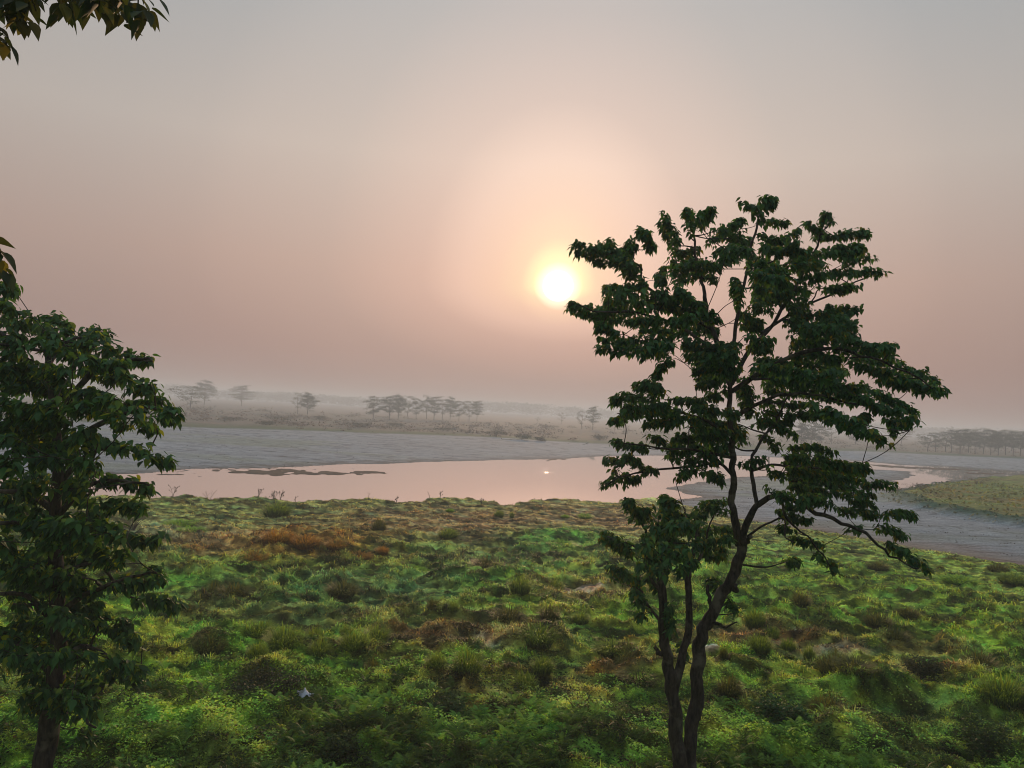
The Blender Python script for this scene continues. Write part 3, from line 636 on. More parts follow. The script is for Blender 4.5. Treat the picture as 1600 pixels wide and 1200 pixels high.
# creeping leaves near the lookout
x, y, r = scatter(330000, 10.5, 25, 1.3, 41)
fade = 1-sst(17.5, 22, r+3*(fbm(x*.5, y*.5, 2, 80)-.5))
H, Cc, gr, df, *_ = land(x, y); k = (rng.random(len(x)) < (fade*.95+.03)*(.35+.65*sst(.3, .45, fbm(x*1.0, y*1.9, 3, 84)))) & (gr > .3); x, y, r, H, Cc = x[k], y[k], r[k], H[k], Cc[k]; n = len(x)
LEAF = np.array([(0, 0, 0), (-.3, .4, .08), (0, 1, -.05), (.3, .4, .08), (0, .45, -.04)]); LEAF_F = [(0, 1, 4), (1, 2, 4), (2, 3, 4), (3, 0, 4)]
hgt = .05+sst(.38, .72, fbm(x*1.1, y*1.6, 3, 82))*.20*(1-sst(16, 21, r))
zz = H+hgt*rng.random(n)**.35
az = rng.uniform(0, 2*math.pi, n); yd = np.stack([np.cos(az), np.sin(az), rng.uniform(-.4, .7, n)], 1)
nm = norm(np.array([0, 0, 1.])+rng.normal(0, .45, (n, 3)))
cc = Cc*.35+np.where(rng.random((n, 1)) < .5, np.array([[.06, .18, .035]]), np.array([[.26, .42, .06]]))*.85
yel = fbm(x*.7, y*.8, 3, 86)[:, None]; cc = cc*(1-.35*sst(.5, .7, yel))+np.array([[.17, .17, .045]])*.35*sst(.5, .7, yel)
pt = fbm(x*1.0, y*1.9, 3, 84); cc *= (rng.uniform(.45, 1.5, n)*(.16+1.5*sst(.40, .66, pt)))[:, None]; br = rng.random(n) < .05; cc[br] = np.array([.12, .07, .035])
Vv, Ff, c3 = inst(LEAF, LEAF_F, np.stack([x, y, zz], 1), yd, nm, rng.uniform(.03, .085, n), cc)
o = mk('creeping_plants', Vv, [Ff], M_grass, None, np.clip(c3, 0, 1)); tag(o, 'leafy green creepers carpeting the bottom of the view', 'ground cover', None, 'stuff')
# ferns
def frond():
    V = []; F = []
    npn = 12
    for i in range(npn):
        t = i/(npn-1); yy = .1+.88*t; z = .34*math.sin(t*2.3)-.14*t*t; ln = .23*math.sin(math.pi*(.18+.8*t)**.8)+.02
        for sgn in (-1, 1):
            b0 = len(V); V += [(0, yy-.030, z), (0, yy+.030, z), (sgn*ln*.55, yy+.055, z-.01), (sgn*ln*.5, yy+.0, z-.02), (sgn*ln, yy+.07, z-.05)]
            F += [(b0, b0+3, b0+2), (b0, b0+2, b0+1), (b0+3, b0+4, b0+2)] if sgn > 0 else [(b0, b0+2, b0+3), (b0, b0+1, b0+2), (b0+3, b0+2, b0+4)]
    b0 = len(V); V += [(-.006, 0, 0), (.006, 0, 0), (.003, .55, .33), (-.003, .55, .33), (0, 1, .15)]
    F += [(b0, b0+1, b0+2), (b0, b0+2, b0+3), (b0+3, b0+2, b0+4)]
    return np.array(V), F
FV, FF = frond()
x, y, r = scatter(5200, 10.5, 20.5, 1.0, 41)
H, Cc, gr, *_ = land(x, y); m_ = fbm(x*.45, y*.5, 3, 88)
k = (m_ > .44) & (rng.random(len(x)) < 1-sst(15.5, 19.5, r)) & (gr > .5); x, y, H = x[k], y[k], H[k]
nf = 6; n = len(x)*nf; X = np.repeat(x, nf); Y = np.repeat(y, nf); Z = np.repeat(H, nf)+.06
az = np.tile(np.arange(nf)*2*math.pi/nf, len(x))+rng.uniform(-.5, .5, n)
yd = np.stack([np.cos(az), np.sin(az), rng.uniform(.1, .9, n)], 1); nm = np.stack([-np.cos(az)*.3, -np.sin(az)*.3, np.ones(n)], 1)
cb = np.repeat(rng.random((len(x), 1)), nf, 0); cc = np.array([[.09, .22, .04]])*(1-cb)+np.array([[.24, .38, .06]])*cb; cc = cc*rng.uniform(.6, 1.3, (n, 1))*(.35+1.0*sst(.38, .62, fbm(X*1.0, Y*1.9, 3, 84)))[:, None]
Vv, Ff, c3 = inst(FV, FF, np.stack([X, Y, Z], 1), yd, nm, rng.uniform(.16, .34, n), cc)
o = mk('ferns', Vv, [Ff], M_grass, None, np.clip(c3, 0, 1)); tag(o, 'low green ferns spreading between the creepers in the foreground', 'fern', None, 'stuff')
# ------------------------------------------------------------------ tussocks and shrubs that stand out
def tussock_mesh(seed, nb_=170, spread=.5, hgt=.5, cA=(.06, .09, .025), cB=(.16, .15, .035), upright=.6):
    q = np.random.default_rng(seed); n = nb_
    rr = spread*np.sqrt(q.random(n))*.75; th = q.uniform(0, 2*math.pi, n)
    b = np.stack([rr*np.cos(th), rr*np.sin(th), np.full(n, -.08)], 1)
    a2 = th+q.normal(0, .6, n); ln = hgt*q.uniform(.55, 1.15, n)*(1.1-.5*rr/spread); lean = q.uniform(.05, 1, n)*(1-upright)*1.6+rr/spread*.5
    d = norm(np.stack([np.cos(a2)*lean, np.sin(a2)*lean, np.ones(n)], 1)); s = np.stack([-np.sin(a2), np.cos(a2), np.zeros(n)], 1)*(.009*q.uniform(.7, 1.4, n))[:, None]
    m1 = b+d*(ln*.5)[:, None]; m2 = b+d*(ln*.85)[:, None]+np.stack([np.cos(a2), np.sin(a2), -.5*np.ones(n)], 1)*(ln*.1)[:, None]
    tp = m2+norm(d+np.stack([np.cos(a2), np.sin(a2), -np.ones(n)], 1)*.8)*(ln*.3)[:, None]
    V = np.stack([b-s, b+s, m1+s, m1-s, m2+s*.7, m2-s*.7, tp], 1).reshape(-1, 3); of = (np.arange(n)*7)[:, None]
    Qs = np.concatenate([of+np.array([[0, 1, 2, 3]]), of+np.array([[3, 2, 4, 5]])]); Ts = of+np.array([[5, 4, 6]])
    k = q.random((n, 1)); c = np.array([cA])*(1-k)+np.array([cB])*k; cm = np.repeat(c, 7, 0).reshape(n, 7, 3); cm[:, 4:] *= np.array([2.7, 2.1, 1.1]); cm[:, :2] *= np.array([1.0, .75, .7])  # tips yellowed and lightened: sunlight on them put into the colour; bases browner
    return V, Qs, Ts, np.clip(cm.reshape(-1, 3), 0, 1)
def tmesh(name, *a, **k):
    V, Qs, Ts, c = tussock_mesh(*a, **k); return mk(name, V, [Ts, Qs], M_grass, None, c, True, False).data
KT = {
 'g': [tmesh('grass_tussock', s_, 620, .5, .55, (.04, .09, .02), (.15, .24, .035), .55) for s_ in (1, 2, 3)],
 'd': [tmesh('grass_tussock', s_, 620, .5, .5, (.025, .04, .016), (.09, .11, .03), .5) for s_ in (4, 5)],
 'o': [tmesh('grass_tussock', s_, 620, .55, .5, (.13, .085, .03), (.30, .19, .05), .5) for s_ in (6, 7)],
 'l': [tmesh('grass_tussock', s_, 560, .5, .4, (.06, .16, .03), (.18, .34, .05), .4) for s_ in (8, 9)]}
TL = {'g': 'olive grass tussock', 'd': 'dark grass tussock', 'o': 'dry orange grass tussock', 'l': 'bright green grass tuft'}
TG = {'g': 'olive grass tussocks on the near bank', 'd': 'dark grass tussocks on the near bank', 'o': 'dry orange grass tussocks on the near bank', 'l': 'bright green tufts on the near bank'}
TUS = [  # u, v(base), width px, height px, kind, where
 ('at the left end of the tight row of tussocks left of centre', 405, 978, 56, 22, 'g'), ('widest in the tight row left of centre', 445, 1004, 66, 34, 'g'),
 ('upright, in the middle of the tight row left of centre', 492, 988, 30, 30, 'g'), ('low, at the front of the tight row left of centre', 500, 1010, 40, 28, 'g'),
 ('rounded, at the right end of the tight row left of centre', 552, 1010, 48, 32, 'g'), ('compact, alone just right of the tight row', 590, 988, 44, 26, 'g'),
 ('small, on the ridge above the tight row', 540, 975, 22, 20, 'g'), ('narrow and spiky, like a pair of horns below the dewy hollow', 676, 950, 24, 24, 'd'),
 ('slim, just right of the horned dark tussock', 708, 956, 20, 20, 'g'), ('largest of the dark domes in the middle of the meadow', 795, 965, 54, 34, 'd'),
 ('dome just right of the largest dark dome', 858, 970, 40, 24, 'd'), ('shaggy, on the green ridge above the dark domes', 812, 930, 40, 26, 'g'),
 ('on the slope right of the ridge, above a bare patch', 868, 905, 36, 22, 'g'), ('left of the main tree trunk, small and rounded', 908, 966, 30, 18, 'g'),
 ('broad, below the two dark domes', 842, 1002, 62, 30, 'g'), ('wide and low, left of the forked trunk', 955, 1008, 56, 20, 'g'),
 ('left of a pair in the centre foreground', 822, 1055, 40, 34, 'g'), ('right and taller of a pair in the centre foreground', 848, 1040, 38, 26, 'g'),
 ('tall and ragged, below the bare brown patch', 730, 1045, 54, 40, 'g'), ('ragged, left of the tall one below the bare brown patch', 680, 1045, 36, 26, 'g'),
 ('small, on the dark bank left of centre', 583, 1035, 26, 30, 'd'), ('small and pointed, beside a brown patch left of centre', 636, 1035, 22, 20, 'd'),
 ('dark mound beside the left tree', 328, 1004, 50, 26, 'd'), ('left of the twin clumps in the upper left of the meadow', 335, 908, 26, 28, 'd'),
 ('right of the twin clumps in the upper left of the meadow', 368, 912, 50, 24, 'd'), ('low, right of the dewy green hollow edge', 535, 916, 62, 22, 'd'),
 ('flat, close to the left tree', 290, 935, 36, 16, 'd'), ('atop the large dark mound in the left foreground', 402, 1028, 36, 26, 'g'),
 ('pale-tipped, by the main trunk', 1180, 968, 36, 28, 'g'), ('small, just right of the main trunk stub', 1205, 975, 28, 20, 'g'),
 ('dark, in the bright grass under the drooping branch', 1250, 944, 34, 26, 'd'), ('yellowish, left of the pale mud patch', 1215, 955, 30, 18, 'g'),
 ('large, spreading, right foreground below the pink soil', 1305, 1048, 62, 36, 'd'), ('left of three dark ones in the right meadow', 1372, 974, 42, 22, 'd'),
 ('middle of three dark ones in the right meadow', 1400, 985, 46, 22, 'd'), ('right of three dark ones in the right meadow', 1418, 960, 36, 18, 'd'),
 ('broad, beside the pink soil near the right edge', 1530, 1040, 50, 26, 'd'), ('large, at the right edge in the foreground', 1570, 1098, 62, 36, 'g'),
 ('cut by the right edge, in the foreground', 1602, 1105, 40, 36, 'd'), ('slender, standing on the pink soil', 1265, 1010, 20, 24, 'g'),
 ('round, in the pink soil left of the slender one', 1232, 998, 26, 20, 'g'), ('small spike just right of the main trunk', 1130, 1038, 16, 26, 'd'),
 ('broad, under the pink soil right of the trunk', 1188, 1015, 40, 24, 'g'), ('in the dark hollow right of the trunk', 1140, 1085, 44, 30, 'd'),
 ('in the right foreground hollow', 1290, 1110, 56, 34, 'd'), ('brown topped, right foreground rim', 1335, 1072, 70, 18, 'd'),
 ('leftmost in the orange patch', 400, 866, 46, 20, 'o'), ('tallest in the orange patch', 432, 852, 56, 26, 'o'), ('middle of the orange patch', 478, 855, 48, 22, 'o'),
 ('right of the middle of the orange patch', 525, 858, 40, 16, 'o'), ('front of the orange patch', 465, 876, 50, 18, 'g'), ('rounded, at the right end of the orange patch', 597, 858, 26, 14, 'o'),
 ('between the middle and right end of the orange patch', 560, 862, 46, 12, 'o'), ('broad and low, on the bank left of the main trunk', 1000, 1048, 70, 16, 'd'),
 ('tall shrubby one above the orange patch right end', 592, 828, 26, 24, 'd'), ('olive clump on the river edge above the orange patch', 432, 795, 50, 22, 'g'),
 ('low hump near the river, far left', 285, 815, 60, 16, 'l'), ('in front of the low hump near the river, far left', 300, 826, 50, 12, 'l'),
 ('yellow green one right of the orange patch', 700, 834, 40, 18, 'g'), ('bright one beside the river edge, centre', 703, 792, 18, 8, 'l'),
 ('on the river edge plain, right of the bright one', 780, 800, 20, 12, 'g'), ('taller, right of centre on the river edge plain', 800, 800, 8, 14, 'g'),
 ('wide, on the river edge plain near the driftwood', 915, 800, 34, 12, 'l'), ('small, on the river edge plain left of the driftwood', 884, 800, 18, 8, 'l'),
 ('dark round one on the grass edge at the far right', 1470, 878, 12, 9, 'd'), ('brownish hump on the sand edge at the far right', 1560, 882, 34, 12, 'd'),
 ('under the tip of the drooping branch', 1372, 880, 34, 14, 'd'), ('low, in the bright grass at the right edge', 1585, 905, 50, 14, 'g'),
 ('in bright grass below the brownish hump', 1500, 905, 60, 16, 'l'), ('long green one beside the main tree, on the hollow edge', 880, 848, 60, 18, 'l'),
 ('left part of the hollow edge', 650, 880, 50, 20, 'l'), ('dark one in the hollow, centre', 760, 888, 60, 18, 'd')]
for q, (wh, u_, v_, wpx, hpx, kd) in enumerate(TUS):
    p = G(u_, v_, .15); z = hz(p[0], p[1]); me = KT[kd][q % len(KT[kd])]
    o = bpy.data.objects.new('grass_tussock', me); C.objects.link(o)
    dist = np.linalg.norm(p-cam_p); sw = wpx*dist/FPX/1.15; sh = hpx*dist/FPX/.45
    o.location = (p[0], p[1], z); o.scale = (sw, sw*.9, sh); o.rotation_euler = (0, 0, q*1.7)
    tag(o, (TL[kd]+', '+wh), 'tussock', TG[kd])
# the large dark bush in the left foreground and other leafy shrubs
def shrub(u_, v_, wpx, hpx, label, cA, cB, n=2600, ls=.07, name='shrub', cat='shrub', group=None, z0=.15, seed=0, mat=None):
    q = np.random.default_rng(seed+int(u_)); p = G(u_, v_, z0); z = hz(p[0], p[1]); dist = np.linalg.norm(p-cam_p); w_ = wpx*dist/FPX/2; h_ = hpx*dist/FPX
    root = empty(name, (p[0], p[1], z)); tag(root, label, cat, group)
    st_ = Acc(); tips = []
    for i in range(9):
        a = q.uniform(0, 6.28); e = np.array([math.cos(a)*w_*q.uniform(.3, .9), math.sin(a)*w_*q.uniform(.3, .9), h_*q.uniform(.55, .95)])
        S = smoothline(np.array([[0, 0, -.05], e*[.35, .35, .55], e])+np.array([p[0], p[1], z]), 8); tube(st_, S, np.linspace(.02*h_+.006, .004, 8), 5); tips.append(S)
    st_.build('stems', M_wood, root)
    lob = np.array([[q.normal(0, .45)*w_, q.normal(0, .45)*w_, h_*q.uniform(.25, .75)] for _ in range(12)]); lob = np.vstack([lob, np.array([t[-1]-np.array([p[0], p[1], z]) for t in tips])])
    c = lob[q.integers(0, len(lob), n)]+q.normal(0, 1, (n, 3))*np.array([w_*.2, w_*.2, h_*.13]); c[:, 2] = np.clip(c[:, 2], .02, None)
    az = q.uniform(0, 6.28, n); yd = np.stack([np.cos(az), np.sin(az), q.uniform(-.6, .7, n)], 1); nm = norm(np.array([0, 0, 1.])+q.normal(0, .5, (n, 3)))
    k = q.random((n, 1)); cc = (np.array([cA])*(1-k)+np.array([cB])*k)*q.uniform(.6, 1.3, (n, 1))
    V, F, c3 = inst(LEAF, LEAF_F, c+np.array([p[0], p[1], z]), yd, nm, ls*q.uniform(.6, 1.4, n), cc)
    mk('foliage', V, [F], mat or M_grass, root, np.clip(c3, 0, 1)); return root
shrub(412, 1085, 104, 40, 'large blackish green bush on a mound in the left foreground', (.02, .03, .014), (.06, .075, .025), 5200, .055)
shrub(540, 1185, 46, 44, 'dark leggy bush at the bottom, left of centre', (.03, .05, .018), (.09, .12, .03), 2400, .055)
shrub(690, 1098, 60, 26, 'low dark green leafy bush in the foreground, left of centre', (.03, .06, .02), (.07, .12, .03), 2600, .055)
shrub(1540, 1165, 60, 40, 'deep green bush in the bottom right corner', (.03, .06, .02), (.07, .12, .03), 3200, .06)
shrub(1225, 1130, 60, 34, 'glossy green broad-leaved bush right of the trunk base', (.03, .08, .03), (.06, .14, .04), 2400, .085)
shrub(1440, 1062, 50, 26, 'dark leafy bush beside the pink soil, right foreground', (.025, .035, .015), (.06, .07, .025), 2400, .055)
shrub(208, 820, 60, 26, 'thin brownish bush beside the left tree, near the river', (.10, .08, .045), (.16, .12, .06), 1500, .05)
# ------------------------------------------------------------------ bits along the river edge
def weed(u_, v_, hpx, label, seed, nst=4, seeds=True, z0=.05):
    q = random.Random(seed); p = G(u_, v_, z0); z = hz(p[0], p[1]); dist = np.linalg.norm(p-cam_p); h_ = hpx*dist/FPX
    a = Acc()
    for i in range(nst):
        t = q.uniform(-.45, .45); t2 = q.uniform(-.3, .3)
        e = np.array([h_*t, h_*t2, h_*q.uniform(.6, 1)]); S = smoothline(np.array([[0, 0, -.1], e*[.3, .3, .5], e])+np.array([p[0], p[1], z]), 9)
        tube(a, S, np.linspace(.016, .007, 9), 4)
        for k in range(3):
            b = S[3+2*k-(k == 2)]; ee = b+np.array([q.uniform(-.3, .3)*h_, q.uniform(-.2, .2)*h_, h_*.22]); tube(a, np.array([b, (b+ee)/2+[0, 0, .01], ee]), [.009, .007, .006], 3)
            if seeds:
                hd = ee+np.array([[0, 0, -.04], [0, 0, .0], [0, 0, .05]]); tube(a, hd, [.012, .028, .006], 5)
    o = a.build('dead_weed', M_wood, None); V0 = np.array([p[0], p[1], z])
    me = o.data; co = np.empty(len(me.vertices)*3, np.float32); me.vertices.foreach_get('co', co); co = co.reshape(-1, 3)-V0.astype(np.float32); me.vertices.foreach_set('co', co.ravel()); me.update()
    o.location = tuple(float(c) for c in V0); tag(o, label, 'weed', 'dry weeds on the river edge'); return o
WE = [(270, 773, 17, 'dry seedy weed farthest left on the river edge, beside the left tree', 3, True), (326, 777, 22, 'bare forked twig standing on the river edge, second weed from the left', 3, False),
      (404, 777, 14, 'small dry weed left of the bushy ones on the river edge', 3, True), (428, 777, 18, 'bushy dry weed on the river edge above the orange patch', 5, True), (438, 778, 16, 'second bushy dry weed on the river edge, just right of the tallest', 4, True),
      (462, 780, 14, 'single dark seed stalk on the river edge', 1, True), (575, 779, 14, 'faint thin stalk on the river edge left of centre', 1, False), (620, 782, 9, 'tiny dry weed on the river edge, centre left', 2, True),
      (672, 776, 14, 'thin straight stalk on the river edge in the centre', 1, False), (688, 776, 11, 'pair of short dry stalks on the river edge in the centre', 2, True), (752, 782, 9, 'small clump of dry weed on the river edge, right of centre', 4, True),
      (861, 777, 15, 'upright seedy weed left of the driftwood', 2, True), (917, 778, 12, 'wispy weed right of the driftwood', 4, False)]
for q, (a, b, h_, lab, ns, sd) in enumerate(WE): weed(a, b, h_, lab, q+20, ns, sd)
def log(name, label, paths, mat, z0, cat='driftwood'):
    p = G(*paths[0][0][0], z0); z = hz(p[0], p[1]); dist = np.linalg.norm(p-cam_p); root = empty(name, (p[0], p[1], z)); tag(root, label, cat)
    for k, (pts, w0, w1) in enumerate(paths):
        P = []
        for (a, b) in pts:
            g_ = D(a, b, float((p-cam_p)@fw)); P.append(g_+[0, 0, z-p[2]])
        a_ = Acc(); S = smoothline(np.array(P), 12); tube(a_, S, np.linspace(w0, w1, 12)*dist/FPX/2, 8, .12, k); a_.build('log' if k == 0 else 'snag', mat, root)
log('driftwood', 'dark snag of driftwood lying on the river edge left of the main tree', [([(868, 775), (885, 775), (905, 776), (922, 779)], 2.5, 4), ([(903, 777), (902, 772), (906, 770)], 4, 2), ([(905, 776), (910, 773), (913, 769)], 2.5, 1.2), ([(900, 776), (898, 773)], 3, 1.5)], M_wood, -.1)
m, nt, N, L, p_ = newmat('pale_wood'); n_ = N.new('ShaderNodeTexNoise'); n_.inputs['Scale'].default_value = 4; r_ = N.new('ShaderNodeValToRGB'); r_.color_ramp.elements[0].color = (.3, .27, .24, 1); r_.color_ramp.elements[1].color = (.55, .5, .45, 1)
L.new(n_.outputs[0], r_.inputs[0]); L.new(r_.outputs[0], p_.inputs['Base Color']); M_pale = m
log('driftwood', 'pale curved snag on the far bank below the pair of far trees', [([(910, 691), (916, 690), (919, 687), (918, 685)], 1.4, .8), ([(916, 690), (920, 690)], 1, .6)], M_pale, -.4)
log('driftwood', 'pale log lying on the far bank below the scrub, centre', [([(784, 685), (795, 685), (806, 684), (826, 687)], 1.3, .9), ([(785, 685), (783, 682)], 1.4, .8)], M_pale, -.4)
log('stump', 'small dark lump of wood on the far water line above the sun glint', [([(853, 720), (855, 719.3), (857, 719)], 2.2, 1.0), ([(846, 720.5), (848, 720)], 1.5, .8)], M_wood, WL, 'stump')
log('post', 'short post standing in the water behind the main tree', [([(1201.5, 724), (1201.5, 716), (1201.5, 710)], 2.2, 1.8), ([(1200, 711), (1203, 711)], 1, .8)], M_wood, WL, 'post')
# plastic scrap
m, nt, N, L, p_ = newmat('plastic'); n_ = N.new('ShaderNodeTexNoise'); n_.inputs['Scale'].default_value = 9; r_ = N.new('ShaderNodeValToRGB'); r_.color_ramp.elements[0].color = (.35, .37, .42, 1); r_.color_ramp.elements[1].color = (.62, .63, .66, 1)
L.new(n_.outputs[0], r_.inputs[0]); L.new(r_.outputs[0], p_.inputs['Base Color']); p_.inputs['Roughness'].default_value = .4; M_pl = m
def scrap():
    p = G(477, 1080, .25); z = hz(p[0], p[1])+.12; k = 14; s = np.linspace(-1, 1, k); A, B = np.meshgrid(s, s)
    Z = .10*np.exp(-(A*A+B*B)*1.2)+(fbm(A.ravel()*2.3+4, B.ravel()*2.1, 3, 4).reshape(k, k)-.5)*.24
    Xs = A*.15*(1+.3*np.sin(B*3)); Ys = B*.13*(1+.25*np.cos(A*4)); V = np.stack([Xs.ravel(), Ys.ravel(), Z.ravel()], 1)
    Qq = [[i*k+j, i*k+j+1, (i+1)*k+j+1, (i+1)*k+j] for i in range(k-1) for j in range(k-1)]
    V2 = V-[0, 0, .006]; n = len(V); ring = [i for i in range(k)]+[i*k+k-1 for i in range(1, k)]+[(k-1)*k+i for i in range(k-2, -1, -1)]+[i*k for i in range(k-2, 0, -1)]
    Q2 = [[a+n, b+n, c+n, d+n][::-1] for a, b, c, d in Qq]+[[ring[i], ring[i-1], ring[i-1]+n, ring[i]+n] for i in range(len(ring))]
    o = mk('plastic_bag', np.vstack([V, V2]), [Qq+Q2], M_pl); o.location = (p[0], p[1], z)
    tag(o, 'crumpled pale plastic bag caught in the creepers beside the dark bush', 'litter')
scrap()
# ------------------------------------------------------------------ far trees (layered crowns)
def far_tree_data(seed, nlay=12, wid=1.0, leaf=.30, sparse=1.0):
    q = np.random.default_rng(seed); tr = Acc(); cr = Acc()
    H_ = 1.0; lean = q.normal(0, .04, 2)
    top = np.array([lean[0], lean[1], .82]); S = smoothline(np.array([[0, 0, -.03], [lean[0]*.2+q.normal(0, .015), lean[1]*.3, .33], top*[1, 1, .75], top]), 10)
    tube(tr, S, np.linspace(.022, .006, 10), 6)
    for i in range(nlay):
        t = .30+.62*i/(nlay-1); R_ = wid*(.50*math.sin(math.pi*min(1, (t-.22)/(.9 if seed in (1, 3) else .76)))**.75)*q.uniform(.65, 1.1)
        a = i*2.4+q.uniform(-.5, .5); b = S[min(9, int(9*t*.9))]
        e = np.array([math.cos(a)*R_*.72, math.sin(a)*R_*.72, t+.04+q.uniform(-.02, .04)])
        B = smoothline(np.array([b, (b+e)/2+[0, 0, -.02], e]), 6); tube(tr, B, np.linspace(.010, .003, 6), 4)
        for c_ in range(4):
            cc = e+np.array([q.normal(0, .11), q.normal(0, .11), q.normal(0, .035)])*wid if c_ else e
            n = int(46*sparse); P = cc+q.normal(0, 1, (n, 3))*np.array([.075*wid, .075*wid, .024])
            nm = norm(np.array([0, 0, 1.])+q.normal(0, .55, (n, 3))); az = q.uniform(0, 6.28, n); yd = np.stack([np.cos(az), np.sin(az), q.uniform(-.5, .3, n)], 1)
            k = q.random((n, 1)); col = np.array([[.018, .045, .026]])*(1-k)+np.array([[.04, .075, .035]])*k
            V, F, c3 = inst(LEAF, LEAF_F, P, yd, nm, q.uniform(.03, .06, n), col); cr.add(V, F, None, c3)
    return tr.build('trunk', M_bark, None, True, False).data, cr.build('crown', M_far, None, True, False).data
FT = [far_tree_data(s, nl, w_, .3, sp) for s, nl, w_, sp in ((1, 12, 1.15, 1), (2, 15, 1.1, 1), (3, 10, 1.25, .8), (4, 16, 1.0, 1.2), (5, 8, 1.1, .55), (6, 13, 1.3, 1))]
def far_tree(u_, top, base, wpx, var, label, group, z0=.2, rot=0.):
    p = G(u_, base, z0); z = hz(p[0], p[1]); dist = float((p-cam_p)@fw); h_ = (base-top)*dist/FPX*1.08; w_ = wpx*dist/FPX
    root = empty('tree', (p[0], p[1], z-.1)); tag(root, label, 'tree', group)
    for nm, me in zip(('trunk', 'crown'), FT[var]):
        o = bpy.data.objects.new(nm, me); C.objects.link(o); o.parent = root
    root.scale = (w_, w_, h_); root.rotation_euler = (0, 0, rot); return root
G1 = 'scattered trees on the meadow across the river'; G2 = 'row of trees in the middle of the far meadow'; G3 = 'wood edge at the right horizon'
FTL = [(297, 604, 639, 42, 2, 'wide spreading hazy tree across the river, first right of the left tree', G1), (319, 599, 632, 36, 3, 'round-topped hazy tree standing behind the first spreading one', G1),
 (264, 609, 622, 15, 4, 'tiny distant tree peeping out beside the left foreground tree', G1), (377, 605, 634, 36, 1, 'lone domed tree across the river, between the left pair and the twin-crowned tree', G1),
 (465, 616, 646, 22, 4, 'sparse leaning tree touching the fuller one, left of the middle row', G1), (480, 617, 647, 34, 3, 'full rounded tree beside the sparse leaning one, left of the middle row', G1),
 (515, 621, 630, 7, 4, 'tiny distant tree between the rounded tree and the middle row', G1),
 (583, 622, 656, 32, 0, 'first tree of the middle row, standing a little apart on its left', G2), (608, 622, 656, 34, 1, 'second tree of the middle row, broad crowned', G2),
 (622, 621, 655, 24, 3, 'slim tree in the left part of the middle row', G2), (636, 619, 652, 28, 2, 'tallest tree of the middle row, with a raised tip', G2), (650, 625, 655, 26, 0, 'lower tree just right of the tallest of the middle row', G2),
 (666, 621, 655, 24, 4, 'bare-limbed thin tree in the centre of the middle row', G2), (678, 622, 656, 32, 1, 'dense leafy tree in the centre of the middle row', G2), (691, 626, 656, 22, 4, 'sparse tree right of the dense one in the middle row', G2),
 (703, 624, 656, 24, 3, 'upright tree in the right part of the middle row', G2), (717, 629, 658, 24, 0, 'small rounded tree in the right part of the middle row', G2), (733, 627, 658, 24, 2, 'last but one tree of the middle row', G2), (745, 629, 658, 18, 1, 'last tree at the right end of the middle row', G2),
 (840, 652, 660, 8, 4, 'tiny faded tree in the empty meadow right of the middle row', G1), (877, 646, 662, 13, 4, 'faint thin tree left of the pair by the main tree', G1),
 (908, 645, 671, 19, 4, 'left tree of the pair next to the main tree, thin and slanting', G1), (926, 638, 671, 21, 1, 'right and taller tree of the pair next to the main tree', G1), (975, 663, 677, 18, 4, 'low hazy tree glimpsed at the left fringe of the main tree', G1),
 (1252, 662, 697, 30, 3, 'left tree of the hazy clump seen through the main tree', G1), (1268, 660, 697, 34, 1, 'middle tree of the hazy clump seen through the main tree', G1), (1282, 665, 697, 26, 5, 'right tree of the hazy clump seen through the main tree', G1),
 (1299, 670, 694, 20, 4, 'thin pale tree just right of the hazy clump', G1), (1336, 674, 695, 24, 0, 'short hazy tree under the right boughs of the main tree', G1), (1350, 676, 694, 16, 4, 'thin tree beside the short hazy one under the boughs', G1),
 (1408, 669, 694, 26, 2, 'lone low tree left of the wood edge, below the bough tips', G1), (168, 592, 622, 34, 1, 'pale distant tree seen through the gap in the left tree', G1), (192, 597, 622, 30, 3, 'second pale distant tree in the gap of the left tree, nearer its edge', G1),
 (212, 592, 620, 14, 4, 'slender distant tree rising just beside the left tree boughs', G1)]
for q, a in enumerate(FTL): far_tree(*a, rot=q*1.3)
RW = [(1449, 677, 703, 26, 2), (1462, 676, 703, 24, 0), (1477, 675, 704, 26, 4), (1487, 673, 705, 24, 0), (1500, 672, 706, 26, 1), (1513, 674, 706, 24, 3), (1524, 675, 707, 22, 5), (1536, 670, 707, 28, 2), (1548, 672, 708, 24, 1),
      (1560, 676, 709, 24, 3), (1571, 674, 709, 26, 0), (1583, 676, 710, 24, 1), (1594, 676, 711, 24, 5), (1606, 677, 712, 26, 3), (1620, 678, 712, 26, 1), (1505, 680, 701, 26, 3), (1530, 680, 702, 26, 5), (1555, 682, 703, 28, 3), (1580, 684, 704, 28, 5), (1602, 684, 705, 26, 1)]
RN = ['leftmost umbrella-crowned tree of the wood edge', 'second from the left of the wood edge, its crown touching the leftmost', 'sparse third tree of the wood edge', 'fourth tree of the wood edge, flat-topped', 'fifth tree of the wood edge, broad and dense',
      'sixth tree of the wood edge, narrow', 'seventh tree of the wood edge, low and wide', 'tallest tree of the wood edge, with the raised flat crown', 'tree just right of the tallest of the wood edge', 'second tree right of the tallest of the wood edge',
      'third tree right of the tallest of the wood edge', 'fourth tree right of the tallest of the wood edge', 'last full tree of the wood edge before the right border', 'tree of the wood edge cut by the right border', 'tree of the wood edge past the right border',
      'back-row tree behind the fifth of the wood edge', 'back-row tree left of the tallest of the wood edge', 'back-row tree right of the tallest of the wood edge', 'back-row tree in the densest part of the wood edge', 'back-row tree nearest the right border']
for q, (a, nm) in enumerate(zip(RW, RN)): far_tree(a[0], a[1], a[2], a[3]*1.25, a[4], 'hazy '+nm, G3, rot=q*.9)
